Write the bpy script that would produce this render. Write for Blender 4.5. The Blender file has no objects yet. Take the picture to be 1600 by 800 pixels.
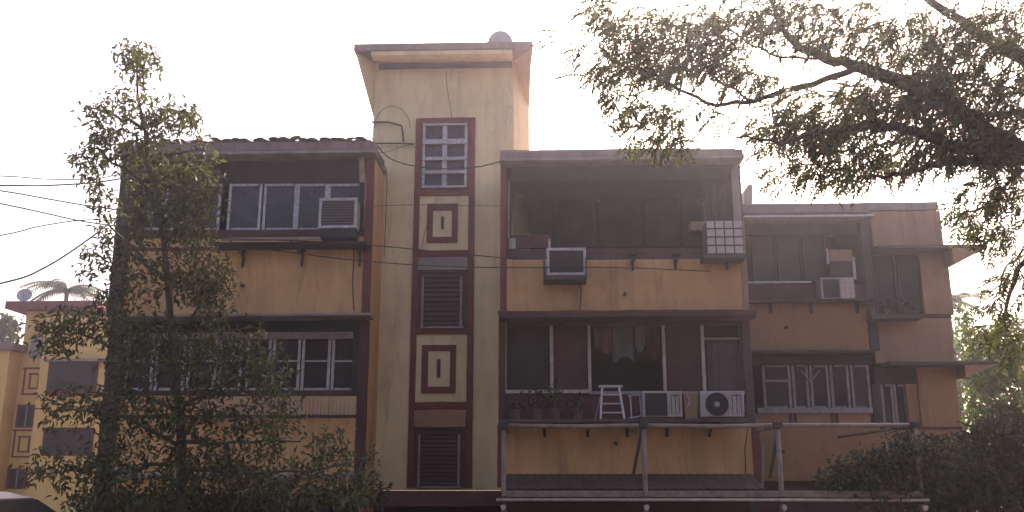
import bpy, bmesh, math, random
import numpy as np
from mathutils import Vector, Matrix, noise

random.seed(7)
rng = np.random.default_rng(7)
S = bpy.context.scene
C = S.collection

# ------------------------------------------------------------------ camera
CAM = Vector((0.0, 0.0, 1.6))
PITCH, YAW, FPX = math.radians(13.5), math.radians(2.0), 1460.0
FW = Vector((-math.sin(YAW)*math.cos(PITCH), math.cos(YAW)*math.cos(PITCH), math.sin(PITCH)))
RT = Vector((math.cos(YAW), math.sin(YAW), 0.0))
UP = RT.cross(FW)
cam = bpy.data.objects.new('camera', bpy.data.cameras.new('camera'))
C.objects.link(cam)
cam.matrix_world = Matrix(((RT.x, UP.x, -FW.x, CAM.x), (RT.y, UP.y, -FW.y, CAM.y), (RT.z, UP.z, -FW.z, CAM.z), (0, 0, 0, 1)))
cam.data.sensor_width = 36.0
cam.data.lens = 36.0*FPX/1600.0
cam.data.clip_start, cam.data.clip_end = 0.1, 2000.0
S.camera = cam

# ------------------------------------------------------------------ sky, sun, exposure
SUN_EL, SUN_AZ = math.radians(38.5), math.radians(16.0)      # azimuth from +Y (behind the building) towards +X
w = bpy.data.worlds.new("World"); S.world = w; w.use_nodes = True
nt = w.node_tree; nt.nodes.clear()
out = nt.nodes.new('ShaderNodeOutputWorld'); bg = nt.nodes.new('ShaderNodeBackground')
sky = nt.nodes.new('ShaderNodeTexSky'); sky.sky_type = 'NISHITA'; sky.sun_disc = False
sky.sun_elevation = SUN_EL; sky.sun_rotation = SUN_AZ
sky.air_density = 1.0; sky.dust_density = 5.0; sky.ozone_density = 1.0
bg.inputs['Strength'].default_value = 0.15
nt.links.new(sky.outputs[0], bg.inputs[0]); nt.links.new(bg.outputs[0], out.inputs[0])
sd = Vector((math.sin(SUN_AZ)*math.cos(SUN_EL), math.cos(SUN_AZ)*math.cos(SUN_EL), math.sin(SUN_EL)))
sl = bpy.data.lights.new('sun', 'SUN'); sl.energy = 4.2; sl.angle = math.radians(0.6); sl.color = (1.0, 0.94, 0.86)
so = bpy.data.objects.new('sun', sl); C.objects.link(so); so.rotation_euler = sd.to_track_quat('Z', 'Y').to_euler(); so.location = (0, 0, 30)
S.view_settings.view_transform = 'Standard'; S.view_settings.look = 'None'
S.view_settings.exposure = 1.33; S.view_settings.gamma = 1.0
S.view_settings.use_white_balance = True; S.view_settings.white_balance_temperature = 7400; S.view_settings.white_balance_tint = 27   # the photograph's warm, pinkish balance
HAZE = 0.0016

# ------------------------------------------------------------------ helpers
def at(px, py, Y):
    """the point of the plane y = Y that stands at pixel (px, py) of the 1600x800 photograph"""
    d = FW + RT*((px-800.0)/FPX) + UP*((400.0-py)/FPX)
    return CAM + d*((Y-CAM.y)/d.y)

def rect(x0, y0, x1, y1, Y):
    a, b, c, d = at(x0, y0, Y), at(x1, y0, Y), at(x0, y1, Y), at(x1, y1, Y)
    return (a.x+c.x)/2, (b.x+d.x)/2, (c.z+d.z)/2, (a.z+b.z)/2     # X0 X1 Z0 Z1

class MB:
    def __init__(self): self.v, self.f = [], []
    def add(self, vs, fs):
        o = len(self.v); self.v += [tuple(p) for p in vs]; self.f += [tuple(i+o for i in q) for q in fs]; return self
    def box(self, x0, x1, y0, y1, z0, z1):
        return self.add([(x0,y0,z0),(x1,y0,z0),(x1,y1,z0),(x0,y1,z0),(x0,y0,z1),(x1,y0,z1),(x1,y1,z1),(x0,y1,z1)],
                        [(0,3,2,1),(4,5,6,7),(0,1,5,4),(1,2,6,5),(2,3,7,6),(3,0,4,7)])
    def pbox(self, x0, y0, x1, y1, Y, d):                          # pixel rectangle on the plane Y, d metres deep
        X0, X1, Z0, Z1 = rect(x0, y0, x1, y1, Y); return self.box(X0, X1, Y, Y+d, Z0, Z1)
    def prism(self, pts, axis, a, b):                              # polygon pts extruded along axis
        n = len(pts)
        def mk(p, t): return {'y': (p[0], t, p[1]), 'x': (t, p[0], p[1]), 'z': (p[0], p[1], t)}[axis]
        vs = [mk(p, a) for p in pts] + [mk(p, b) for p in pts]
        fs = [tuple(range(n))[::-1], tuple(range(n, 2*n))] + [(i, (i+1) % n, n+(i+1) % n, n+i) for i in range(n)]
        return self.add(vs, fs)
    def tube(self, pts, r, n=6, cap=True):
        pts = [Vector(p) for p in pts]; rs = r if isinstance(r, (list, tuple)) else [r]*len(pts)
        vs, fs, prev = [], [], None
        for i, p in enumerate(pts):
            t = (pts[min(i+1, len(pts)-1)] - pts[max(i-1, 0)])
            t = t.normalized() if t.length > 1e-9 else Vector((0, 0, 1))
            if prev is None:
                u = t.cross(Vector((0, 0, 1)) if abs(t.z) < 0.9 else Vector((1, 0, 0))).normalized()
            else:
                u = (prev - t*prev.dot(t)); u = u.normalized() if u.length > 1e-6 else t.orthogonal().normalized()
            prev = u; v = t.cross(u)
            for k in range(n):
                a = 2*math.pi*k/n; vs.append(p + (u*math.cos(a)+v*math.sin(a))*rs[i])
        for i in range(len(pts)-1):
            for k in range(n):
                fs.append((i*n+k, i*n+(k+1) % n, (i+1)*n+(k+1) % n, (i+1)*n+k))
        if cap:
            fs.append(tuple(range(n))[::-1]); fs.append(tuple(range((len(pts)-1)*n, len(pts)*n)))
        return self.add(vs, fs)
    def lathe(self, prof, c=(0, 0, 0), n=14):                      # (radius, z)
        vs, fs = [], []
        for r, z in prof:
            for k in range(n):
                a = 2*math.pi*k/n; vs.append((c[0]+r*math.cos(a), c[1]+r*math.sin(a), c[2]+z))
        for i in range(len(prof)-1):
            for k in range(n): fs.append((i*n+k, i*n+(k+1) % n, (i+1)*n+(k+1) % n, (i+1)*n+k))
        return self.add(vs, fs)

def obj(name, mb, mat, parent=None, loc=None, bevel=0.0, smooth=False):
    base = Vector((0, 0, 0))
    p = parent
    while p is not None: base = base + p.location; p = p.parent
    l = Vector(loc) if loc is not None else base                  # origin of the new mesh in the world
    me = bpy.data.meshes.new(name)
    me.from_pydata([(v[0]-l.x, v[1]-l.y, v[2]-l.z) for v in mb.v], [], mb.f)
    me.materials.append(mat)
    if smooth: me.polygons.foreach_set('use_smooth', [True]*len(me.polygons))
    o = bpy.data.objects.new(name, me); C.objects.link(o)
    o.location = l - base
    if parent is not None: o.parent = parent
    if bevel:
        m = o.modifiers.new('bevel', 'BEVEL'); m.width = bevel; m.segments = 1; m.limit_method = 'ANGLE'
    return o

WAVY = {'sunshade', 'fascia', 'fascia_lip', 'roof_slab', 'sunshade_trim', 'ledge', 'equipment_shelf', 'wall_band', 'parapet_rail', 'roof_coping', 'wall_strip', 'cross_beam', 'pilaster', 'tower_trim'}
def weather_edges(o, amp=0.010):
    """old edges: long straight arrises wander a few millimetres"""
    bm = bmesh.new(); bm.from_mesh(o.data)
    for ax in (0, 2):
        es = [e for e in bm.edges if abs((e.verts[0].co-e.verts[1].co)[ax]) > 0.6 and (e.verts[0].co-e.verts[1].co).length < abs((e.verts[0].co-e.verts[1].co)[ax])*1.02]
        if es:
            L = max(e.calc_length() for e in es)
            bmesh.ops.subdivide_edges(bm, edges=es, cuts=max(3, min(40, int(L/0.18))), use_grid_fill=True)
    for v in bm.verts:
        c = v.co; q = noise.noise_vector(c*2.3+Vector((o.location.x*3, 0, 0)))+0.6*noise.noise_vector(c*9.0)
        v.co = c + Vector((q.x*amp*0.5, min(q.y, 0.2)*amp*0.35, q.z*amp))
    bm.to_mesh(o.data); bm.free()

def tag(o, label=None, cat=None, group=None, kind=None):
    if label: o['label'] = label
    if cat: o['category'] = cat
    if group: o['group'] = group
    if kind: o['kind'] = kind
    return o

def thing(name, label, cat, loc=(0, 0, 0), group=None):
    o = bpy.data.objects.new(name, None); C.objects.link(o); o.location = loc; o.empty_display_size = 0.3
    return tag(o, label, cat, group)

def copy_tree(o, loc, label=None):
    r = o.copy(); C.objects.link(r); r.location = loc
    if label: r['label'] = label
    for ch in list(o.children):
        c = ch.copy(); C.objects.link(c); c.parent = r
        for g in list(ch.children):
            d = g.copy(); C.objects.link(d); d.parent = c
    return r

# ------------------------------------------------------------------ materials
def mat(name, col, rough=0.8, var=0.15, scale=3.0, streak=0.0, dirt=None, bump=0.15, bscale=60.0, metal=0.0, spec=0.3, dirt_amt=0.5):
    m = bpy.data.materials.new(name); m.use_nodes = True; n = m.node_tree.nodes; L = m.node_tree.links
    b = n['Principled BSDF']; b.inputs['Roughness'].default_value = rough; b.inputs['Metallic'].default_value = metal
    b.inputs['Specular IOR Level'].default_value = spec
    tc = n.new('ShaderNodeTexCoord')
    ns = n.new('ShaderNodeTexNoise'); ns.inputs['Scale'].default_value = scale; ns.inputs['Detail'].default_value = 7
    ns.inputs['Roughness'].default_value = 0.62
    L.new(tc.outputs['Object'], ns.inputs['Vector'])
    rp = n.new('ShaderNodeValToRGB')
    rp.color_ramp.elements[0].position = 0.3; rp.color_ramp.elements[1].position = 0.7
    lo = [max(0, c*(1-var)) for c in col]; hi = [min(1, c*(1+var)) for c in col]
    rp.color_ramp.elements[0].color = (*lo, 1); rp.color_ramp.elements[1].color = (*hi, 1)
    L.new(ns.outputs['Fac'], rp.inputs['Fac']); last = rp.outputs['Color']
    if streak > 0:                                                  # rain streaks and grime
        mp = n.new('ShaderNodeMapping'); mp.inputs['Scale'].default_value = (1.3, 1.3, 0.28)
        L.new(tc.outputs['Object'], mp.inputs['Vector'])
        n2 = n.new('ShaderNodeTexNoise'); n2.inputs['Scale'].default_value = 1.7; n2.inputs['Detail'].default_value = 6
        L.new(mp.outputs[0], n2.inputs['Vector'])
        r2 = n.new('ShaderNodeValToRGB'); r2.color_ramp.elements[0].position = 0.47; r2.color_ramp.elements[1].position = 0.72
        r2.color_ramp.elements[0].color = (0, 0, 0, 1); r2.color_ramp.elements[1].color = (streak, streak, streak, 1)
        L.new(n2.outputs['Fac'], r2.inputs['Fac'])
        mx = n.new('ShaderNodeMix'); mx.data_type = 'RGBA'
        L.new(r2.outputs['Color'], mx.inputs['Factor']); L.new(last, mx.inputs[6])
        dc = dirt or [c*0.45 for c in col]
        mx.inputs[7].default_value = (*dc, 1); last = mx.outputs[2]
    if streak > 0.3:                                                # sparse narrow drips
        mp = n.new('ShaderNodeMapping'); mp.inputs['Scale'].default_value = (4.2, 4.2, 0.75)
        L.new(tc.outputs['Object'], mp.inputs['Vector'])
        n4 = n.new('ShaderNodeTexNoise'); n4.inputs['Scale'].default_value = 1.3; n4.inputs['Detail'].default_value = 8; n4.inputs['Roughness'].default_value = 0.72; n4.inputs['Distortion'].default_value = 0.9
        L.new(mp.outputs[0], n4.inputs['Vector'])
        r4 = n.new('ShaderNodeValToRGB'); r4.color_ramp.elements[0].position = 0.53; r4.color_ramp.elements[1].position = 0.72
        r4.color_ramp.elements[0].color = (0, 0, 0, 1); r4.color_ramp.elements[1].color = (0.6, 0.6, 0.6, 1)
        L.new(n4.outputs['Fac'], r4.inputs['Fac'])
        mx = n.new('ShaderNodeMix'); mx.data_type = 'RGBA'; L.new(r4.outputs['Color'], mx.inputs['Factor']); L.new(last, mx.inputs[6])
        mx.inputs[7].default_value = (*[c*0.42 for c in col], 1); last = mx.outputs[2]
    L.new(last, b.inputs['Base Color'])
    if bump > 0:
        n3 = n.new('ShaderNodeTexNoise'); n3.inputs['Scale'].default_value = bscale; n3.inputs['Detail'].default_value = 5
        L.new(tc.outputs['Object'], n3.inputs['Vector'])
        bp = n.new('ShaderNodeBump'); bp.inputs['Strength'].default_value = bump; bp.inputs['Distance'].default_value = 0.02
        L.new(n3.outputs['Fac'], bp.inputs['Height']); L.new(bp.outputs['Normal'], b.inputs['Normal'])
    return m

def leafmat(name, dark, light, trans=0.35, rough=0.5):
    m = bpy.data.materials.new(name); m.use_nodes = True; n = m.node_tree.nodes; L = m.node_tree.links
    b = n['Principled BSDF']; b.inputs['Roughness'].default_value = rough; b.inputs['Specular IOR Level'].default_value = 0.35
    g = n.new('ShaderNodeNewGeometry'); rp = n.new('ShaderNodeValToRGB')
    rp.color_ramp.elements[0].color = (*dark, 1); rp.color_ramp.elements[1].color = (*light, 1)
    L.new(g.outputs['Random Per Island'], rp.inputs['Fac'])
    L.new(rp.outputs['Color'], b.inputs['Base Color'])
    t = n.new('ShaderNodeBsdfTranslucent'); mixc = n.new('ShaderNodeMix'); mixc.data_type = 'RGBA'; mixc.blend_type = 'MULTIPLY'
    mixc.inputs['Factor'].default_value = 1.0
    L.new(rp.outputs['Color'], mixc.inputs[6]); mixc.inputs[7].default_value = (1.0, 1.0, 0.45, 1)
    L.new(mixc.outputs[2], t.inputs['Color'])
    ms = n.new('ShaderNodeMixShader'); ms.inputs[0].default_value = trans
    L.new(b.outputs[0], ms.inputs[1]); L.new(t.outputs[0], ms.inputs[2])
    L.new(ms.outputs[0], n['Material Output'].inputs['Surface'])
    return m

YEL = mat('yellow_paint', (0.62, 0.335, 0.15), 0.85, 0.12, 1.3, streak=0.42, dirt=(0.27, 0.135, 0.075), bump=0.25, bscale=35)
YEL2 = mat('glare_paled_yellow_paint', (0.76, 0.575, 0.33), 0.85, 0.10, 1.1, streak=0.35, dirt=(0.36, 0.23, 0.14), bump=0.25, bscale=35)  # slightly paler tower yellow, lightened further to put veiling glare into the colour
YFAR = mat('far_yellow_paint', (0.64, 0.40, 0.14), 0.85, 0.1, 1.0, streak=0.3, dirt=(0.38, 0.25, 0.12), bump=0.1)
ORA = mat('ochre_paint', (0.345, 0.175, 0.085), 0.85, 0.10, 1.2, streak=0.45, dirt=(0.22, 0.12, 0.07), bump=0.25, bscale=35)
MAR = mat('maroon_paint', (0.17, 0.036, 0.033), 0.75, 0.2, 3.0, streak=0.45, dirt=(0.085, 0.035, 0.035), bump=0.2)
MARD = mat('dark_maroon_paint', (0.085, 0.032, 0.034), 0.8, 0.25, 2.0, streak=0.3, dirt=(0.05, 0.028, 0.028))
PINK = mat('weathered_fascia', (0.24, 0.155, 0.145), 0.85, 0.2, 2.0, streak=0.5, dirt=(0.14, 0.09, 0.085))
CONC = mat('grey_concrete', (0.26, 0.215, 0.205), 0.9, 0.2, 2.2, streak=0.5, dirt=(0.13, 0.115, 0.11), bump=0.3)
TAN = mat('tan_render', (0.33, 0.185, 0.11), 0.9, 0.15, 1.5, streak=0.5, dirt=(0.19, 0.115, 0.08), bump=0.3)
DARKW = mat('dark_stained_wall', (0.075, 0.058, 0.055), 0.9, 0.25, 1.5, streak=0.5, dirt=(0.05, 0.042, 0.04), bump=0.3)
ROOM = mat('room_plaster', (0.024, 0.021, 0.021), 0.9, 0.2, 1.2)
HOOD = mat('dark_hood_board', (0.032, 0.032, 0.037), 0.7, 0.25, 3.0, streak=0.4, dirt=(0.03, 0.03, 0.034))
FRAME = mat('chipped_white_frame', (0.44, 0.405, 0.41), 0.7, 0.45, 18.0, streak=0.3, dirt=(0.2, 0.18, 0.18))
GREYF = mat('grey_wood_frame', (0.28, 0.225, 0.23), 0.75, 0.3, 9.0, streak=0.3, dirt=(0.15, 0.12, 0.12))
WFR = mat('faded_white_frame', (0.42, 0.36, 0.36), 0.75, 0.3, 9.0, streak=0.3, dirt=(0.22, 0.17, 0.17))
CREAM = mat('cream_post', (0.42, 0.34, 0.29), 0.7, 0.25, 9.0)
SHUT = mat('brown_shutter', (0.075, 0.034, 0.032), 0.7, 0.2, 4.0)
LOUV = mat('dark_louvre', (0.06, 0.035, 0.035), 0.6, 0.3, 5.0)
IRON = mat('rusty_iron', (0.055, 0.04, 0.038), 0.8, 0.3, 12.0)
STEEL = mat('galvanised_pipe', (0.23, 0.17, 0.145), 0.6, 0.35, 7.0, metal=0.1, streak=0.35, dirt=(0.16, 0.10, 0.08))
ALU = mat('worn_aluminium', (0.42, 0.385, 0.385), 0.4, 0.25, 10.0, metal=0.4)
WHITE = mat('dirty_white_casing', (0.38, 0.335, 0.32), 0.6, 0.18, 8.0, streak=0.4, dirt=(0.27, 0.22, 0.20))
PALE = mat('pale_ceramic', (0.47, 0.38, 0.34), 0.5, 0.15, 9.0)
BLACK = mat('black_grille', (0.022, 0.021, 0.022), 0.6, 0.2, 9.0)
CABLE = mat('black_cable', (0.03, 0.028, 0.028), 0.7, 0.2, 9.0, bump=0)
TILE = mat('weathered_clay_tile', (0.26, 0.185, 0.165), 0.85, 0.4, 5.0, bump=0.3)
_n = TILE.node_tree.nodes; _l = TILE.node_tree.links
_oi = _n.new('ShaderNodeObjectInfo'); _mr = _n.new('ShaderNodeMapRange'); _mr.inputs['To Min'].default_value = 0.45; _mr.inputs['To Max'].default_value = 2.1
_l.new(_oi.outputs['Random'], _mr.inputs['Value']); _vm = _n.new('ShaderNodeVectorMath'); _vm.operation = 'SCALE'
_src = _n['Principled BSDF'].inputs['Base Color'].links[0].from_socket
_l.new(_src, _vm.inputs[0]); _l.new(_mr.outputs[0], _vm.inputs['Scale']); _l.new(_vm.outputs[0], _n['Principled BSDF'].inputs['Base Color'])
SHEET = mat('rusty_sheet', (0.075, 0.047, 0.038), 0.85, 0.35, 3.0, streak=0.4, dirt=(0.10, 0.06, 0.045))
DISH = mat('grey_dish', (0.34, 0.34, 0.36), 0.6, 0.15, 6.0)
BARK = mat('grey_brown_bark', (0.11, 0.085, 0.07), 0.95, 0.35, 9.0, bump=0.6, bscale=25)
BARK2 = mat('dark_bark', (0.085, 0.066, 0.058), 0.95, 0.35, 6.0, bump=0.7, bscale=18)
POT = mat('clay_pot', (0.12, 0.065, 0.05), 0.85, 0.25, 9.0)
SOIL = mat('soil', (0.05, 0.04, 0.032), 0.95, 0.3, 9.0)
GROUND = mat('compound_ground', (0.14, 0.105, 0.075), 0.95, 0.3, 0.6, bump=0.4, bscale=12)
ROAD = mat('asphalt', (0.05, 0.048, 0.047), 0.9, 0.25, 1.5, bump=0.4, bscale=40)
CARP = mat('dark_car_paint', (0.03, 0.028, 0.03), 0.38, 0.1, 2.0, metal=0.0, bump=0, spec=0.4)
RUB = mat('rubber', (0.02, 0.02, 0.02), 0.85, 0.2, 9.0)
LFROW = leafmat('tree_leaf', (0.042, 0.050, 0.030), (0.145, 0.155, 0.085), 0.36)
LFBIG = leafmat('big_tree_leaf', (0.045, 0.054, 0.034), (0.125, 0.145, 0.082), 0.38)
LFSUN = leafmat('bright_leaf', (0.030, 0.072, 0.012), (0.085, 0.165, 0.025), 0.45)
LFSHR = leafmat('shrub_leaf', (0.024, 0.032, 0.017), (0.07, 0.08, 0.035), 0.25)
LFPALM = leafmat('palm_leaf', (0.045, 0.055, 0.03), (0.10, 0.115, 0.055), 0.35)
ACF = mat('dusty_grille', (0.13, 0.105, 0.10), 0.8, 0.2, 6.0)
CLOTH = [mat('pinkish_cloth', (0.20, 0.10, 0.10), 0.9, 0.15, 4.0), mat('grey_green_cloth', (0.15, 0.17, 0.17), 0.9, 0.15, 4.0),
         mat('faded_red_cloth', (0.15, 0.075, 0.07), 0.9, 0.15, 4.0), mat('light_grey_cloth', (0.24, 0.235, 0.23), 0.9, 0.15, 4.0)]
CURT = mat('dull_curtain', (0.10, 0.08, 0.078), 0.9, 0.2, 3.0)

def glass(name, col, rough=0.08, spec=0.5):
    m = bpy.data.materials.new(name); m.use_nodes = True; b = m.node_tree.nodes['Principled BSDF']
    b.inputs['Specular IOR Level'].default_value = spec
    n = m.node_tree.nodes; L = m.node_tree.links
    tc = n.new('ShaderNodeTexCoord'); ns = n.new('ShaderNodeTexNoise'); ns.inputs['Scale'].default_value = 1.6; ns.inputs['Detail'].default_value = 5
    L.new(tc.outputs['Object'], ns.inputs['Vector'])
    rp = n.new('ShaderNodeValToRGB'); rp.color_ramp.elements[0].position = 0.35; rp.color_ramp.elements[1].position = 0.68
    rp.color_ramp.elements[0].color = (*[c*0.65 for c in col], 1); rp.color_ramp.elements[1].color = (*[c*1.5 for c in col], 1)
    L.new(ns.outputs['Fac'], rp.inputs['Fac']); L.new(rp.outputs['Color'], b.inputs['Base Color'])
    mr = n.new('ShaderNodeMapRange'); mr.inputs['To Min'].default_value = rough; mr.inputs['To Max'].default_value = rough+0.25
    L.new(ns.outputs['Fac'], mr.inputs['Value']); L.new(mr.outputs[0], b.inputs['Roughness'])
    return m
GLASS = glass('dusty_dark_glass', (0.022, 0.021, 0.027), 0.14, 0.3)
GLASS2 = glass('dim_window_glass', (0.027, 0.020, 0.021), 0.25, 0.2)
CARG = glass('car_glass', (0.02, 0.02, 0.022), 0.03)

# ------------------------------------------------------------------ ground
g = MB().add([(-80, -8, 0), (80, -8, 0), (80, 85, 0), (-80, 85, 0)], [(0, 1, 2, 3)])
tag(obj('ground', g, GROUND), kind='structure')
g = MB().add([(-79, -7, 0.004), (79, -7, 0.004), (79, 7.5, 0.004), (-79, 7.5, 0.004)], [(0, 1, 2, 3)])
tag(obj('road', g, ROAD), kind='structure')
g = MB().box(-79, 79, 7.5, 7.68, -0.1, 0.13)
tag(obj('kerb', g, CONC), kind='structure')

# ------------------------------------------------------------------ the apartment building
YF, YT, YW = 18.0, 19.6, 20.4                       # blocks, stair tower, right wing
BL = thing('apartment_building', 'long two storey yellow apartment block with maroon trim and tall stair tower', 'apartment building', (0, 19.0, 0))
def part(name, mb, m, bevel=0.008, parent=None, **k):
    o = obj(name, mb, m, parent or BL, bevel=bevel, **k)
    if name in WAVY: weather_edges(o)
    return o
def P(name, x0, y0, x1, y1, Y, d, m, bevel=0.008, parent=None): return part(name, MB().pbox(x0, y0, x1, y1, Y, d), m, bevel, parent)

LX0, LX1 = at(196, 330, YF).x, at(577, 330, YF).x
RX0, RX1 = at(784, 400, YF).x, at(1166, 400, YF).x
WX1 = at(1478, 440, YW).x
ZB = at(800, 763, YF).z                              # foot of the painted walls
def zat(py, Y=YF, px=800): return at(px, py, Y).z

# --- left block
zr = zat(231, 17.8, 400)
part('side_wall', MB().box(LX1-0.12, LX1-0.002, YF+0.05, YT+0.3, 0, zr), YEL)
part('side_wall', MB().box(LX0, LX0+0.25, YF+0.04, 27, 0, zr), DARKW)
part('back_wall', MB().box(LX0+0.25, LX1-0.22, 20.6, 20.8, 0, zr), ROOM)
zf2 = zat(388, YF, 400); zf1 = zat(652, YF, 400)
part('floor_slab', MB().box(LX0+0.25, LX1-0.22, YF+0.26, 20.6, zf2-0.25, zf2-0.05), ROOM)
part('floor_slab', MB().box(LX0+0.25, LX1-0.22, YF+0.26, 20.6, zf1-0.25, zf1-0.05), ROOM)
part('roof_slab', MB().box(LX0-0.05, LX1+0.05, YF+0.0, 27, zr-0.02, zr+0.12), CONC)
part('shade_lining', MB().box(LX1-0.24, LX1-0.121, YF+0.07, 20.6, 0.3, zr-0.03), HOOD)  # added dark sheet, recess shade put into its colour
part('ceiling', MB().box(LX0+0.25, LX1-0.242, YF+0.3, 20.6, zr-0.06, zr-0.022), HOOD)  # dark board added so the underside reads as shaded
P('fascia', 186, 223, 586, 236, 17.62, 0.36, PINK)
P('fascia_lip', 184, 236, 587, 240.5, 17.58, 0.44, CONC)
# upper storey
h = MB(); X0, X1, Z0, Z1 = rect(205, 241, 566, 287, YF+0.05)
h.prism([(YF-0.1, Z1+0.1), (YF+0.02, Z1+0.1), (YF+0.22, Z0), (YF+0.18, Z0)], 'x', LX0+0.26, LX1-0.24)
part('hood_board', h, HOOD)
h = MB().prism([(YF-0.2, Z1+0.12), (YF+0.06, Z1+0.12), (YF+0.06, Z0+0.0), (YF+0.02, Z0+0.12)], 'x', LX1-0.235, LX1-0.125)
part('hood_end', h, CREAM)
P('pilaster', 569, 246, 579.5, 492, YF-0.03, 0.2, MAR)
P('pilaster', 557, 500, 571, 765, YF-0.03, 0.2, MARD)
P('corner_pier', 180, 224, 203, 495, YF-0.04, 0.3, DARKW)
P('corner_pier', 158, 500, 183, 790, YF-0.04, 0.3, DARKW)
P('wall_band', 196, 359, 569, 371, YF+0.012, 0.24, MARD)
P('spandrel', 190, 371, 570, 493, YF, 0.25, YEL)
P('wall_strip', 190, 385.5, 570, 391, YF-0.012, 0.1, MAR)

def window_row(xs, y0, y1, Y, frame_m, pane_m, mull, rail, transom=None, top=None, d=0.06, label=None):
    """one framed window per pair in xs (pixel edges): frame as the part, pane and bars as sub-parts"""
    for (a, b) in xs:
        fr = MB(); fr.pbox(a, y0, a+mull, y1, Y, d); fr.pbox(b-mull, y0, b, y1, Y, d)
        fr.pbox(a+mull, y0, b-mull, y0+rail, Y+0.004, d-0.008); fr.pbox(a+mull, y1-rail, b-mull, y1, Y+0.004, d-0.008)
        wdw = part('window', fr, frame_m, 0.004)
        pn = MB().pbox(a+mull*0.6, y0+rail*0.6, b-mull*0.6, y1-rail*0.6, Y+d*0.5, 0.012)
        obj('pane', pn, pane_m, wdw)
        if transom:
            for t in (transom if isinstance(transom, (list, tuple)) else [transom]):
                obj('glazing_bar', MB().pbox(a+mull, t-1.3, b-mull, t+1.3, Y+0.01, 0.03), frame_m, wdw)
window_row([(207, 255), (257, 344), (356, 408), (411, 463), (463, 511), (511, 567)], 287, 359.5, YF+0.16, FRAME, GLASS, 4.2, 3.6)
window_row([(207, 344), (356, 463), (463, 567)], 262, 286.5, YF+0.2, HOOD, GLASS, 2.5, 2)
# grille shelf under the upper windows
sh = part('window_shelf', MB().pbox(345, 371.5, 500, 375, 17.55, 0.05).pbox(330, 386, 575, 388.5, 17.95, 0.03), CONC, 0.003)
for k in range(7):
    ya = 17.58 + k*0.055
    obj('slat', MB().box(at(332, 378, 17.6).x, at(574, 378, 17.6).x, ya, ya+0.022, zat(379+0.6*k, 17.6, 450)-0.01, zat(379+0.6*k, 17.6, 450)+0.012), IRON, sh)
for px in (381, 473, 563):
    b = MB(); p0 = at(px, 386, 17.97)
    b.box(p0.x-0.02, p0.x+0.02, 17.94, 17.985, zat(414, 17.97), zat(384, 17.97))
    b.tube([(p0.x, 17.96, zat(398, 17.97)), (p0.x-0.16, 17.6, zat(379, 17.97))], 0.014, 5)
    b.box(p0.x-0.05, p0.x+0.05, 17.95, 17.98, zat(391, 17.97), zat(387, 17.97))
    part('shelf_bracket', b, IRON, 0)
# sunshade between the storeys
X0, X1, Z0, Z1 = rect(184, 489.5, 578, 494, 17.55)
part('sunshade', MB().prism([(17.5, Z0-0.01), (17.5, Z1-0.015), (YF, Z1+0.03), (YF, Z0-0.02)], 'x', X0, X1), CONC)
P('lintel', 190, 500, 565, 522, YF+0.1, 0.2, HOOD)
window_row([(196, 240), (243, 290), (293, 338), (341, 378), (384, 423), (425, 469), (471, 516), (518, 559)], 522, 611, YF+0.14, WFR, GLASS2, 4.5, 5, transom=[564])
P('window_head', 190, 519, 562, 530, YF+0.09, 0.05, GREYF)
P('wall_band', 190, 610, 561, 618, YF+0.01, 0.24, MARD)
P('spandrel', 180, 618, 560, 772, YF+0.002, 0.25, YEL)
P('wall_strip', 180, 648, 560, 653, YF-0.014, 0.1, MARD)
rl = part('flower_railing', MB().pbox(325, 617, 557, 619, 17.66, 0.03).pbox(325, 649, 557, 651.5, 17.66, 0.03), IRON, 0)
for k in range(38):
    px = 327+6.1*k
    obj('bar', MB().pbox(px, 619, px+1.5, 649, 17.665, 0.012), CREAM, rl)
P('ledge', 178, 740, 558, 747, YF-0.12, 0.12, CONC)

# --- roof tiles of the left block (loose, some slipped)
tm = MB()
nseg = 6
for i in range(nseg+1):
    a = math.pi*i/nseg
    tm.v += [(-0.115*math.cos(a), -0.19, 0.045*math.sin(a)), (-0.10*math.cos(a), 0.19, 0.040*math.sin(a))]
for i in range(nseg):
    tm.f.append((2*i, 2*i+2, 2*i+3, 2*i+1))
tme = bpy.data.meshes.new('roof_tile'); tme.from_pydata(tm.v, [], tm.f); tme.materials.append(TILE)
ntile = 25
for r in range(3):
    for i in range(ntile):
        if random.random() < 0.10: continue
        t = bpy.data.objects.new('roof_tile', tme); C.objects.link(t); t.parent = BL
        m_ = t.modifiers.new('thickness', 'SOLIDIFY'); m_.thickness = 0.014
        x = LX0+0.05+(LX1-LX0-0.08)*(i+0.5)/ntile
        t.location = Vector((x+random.uniform(-.02, .02), 17.78+r*0.34+random.uniform(-.05, .04), zr+0.10+r*0.04+random.uniform(0, 0.05))) - BL.location
        t.rotation_euler = (random.gauss(0.16, 0.08), random.gauss(0, 0.14), random.gauss(0, 0.28))
part('tile_batten_bed', MB().prism([(17.64, zr+0.03), (17.64, zr+0.085), (19.2, zr+0.18), (19.2, zr+0.03)], 'x', LX0-0.04, LX1+0.06), TILE)

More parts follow.
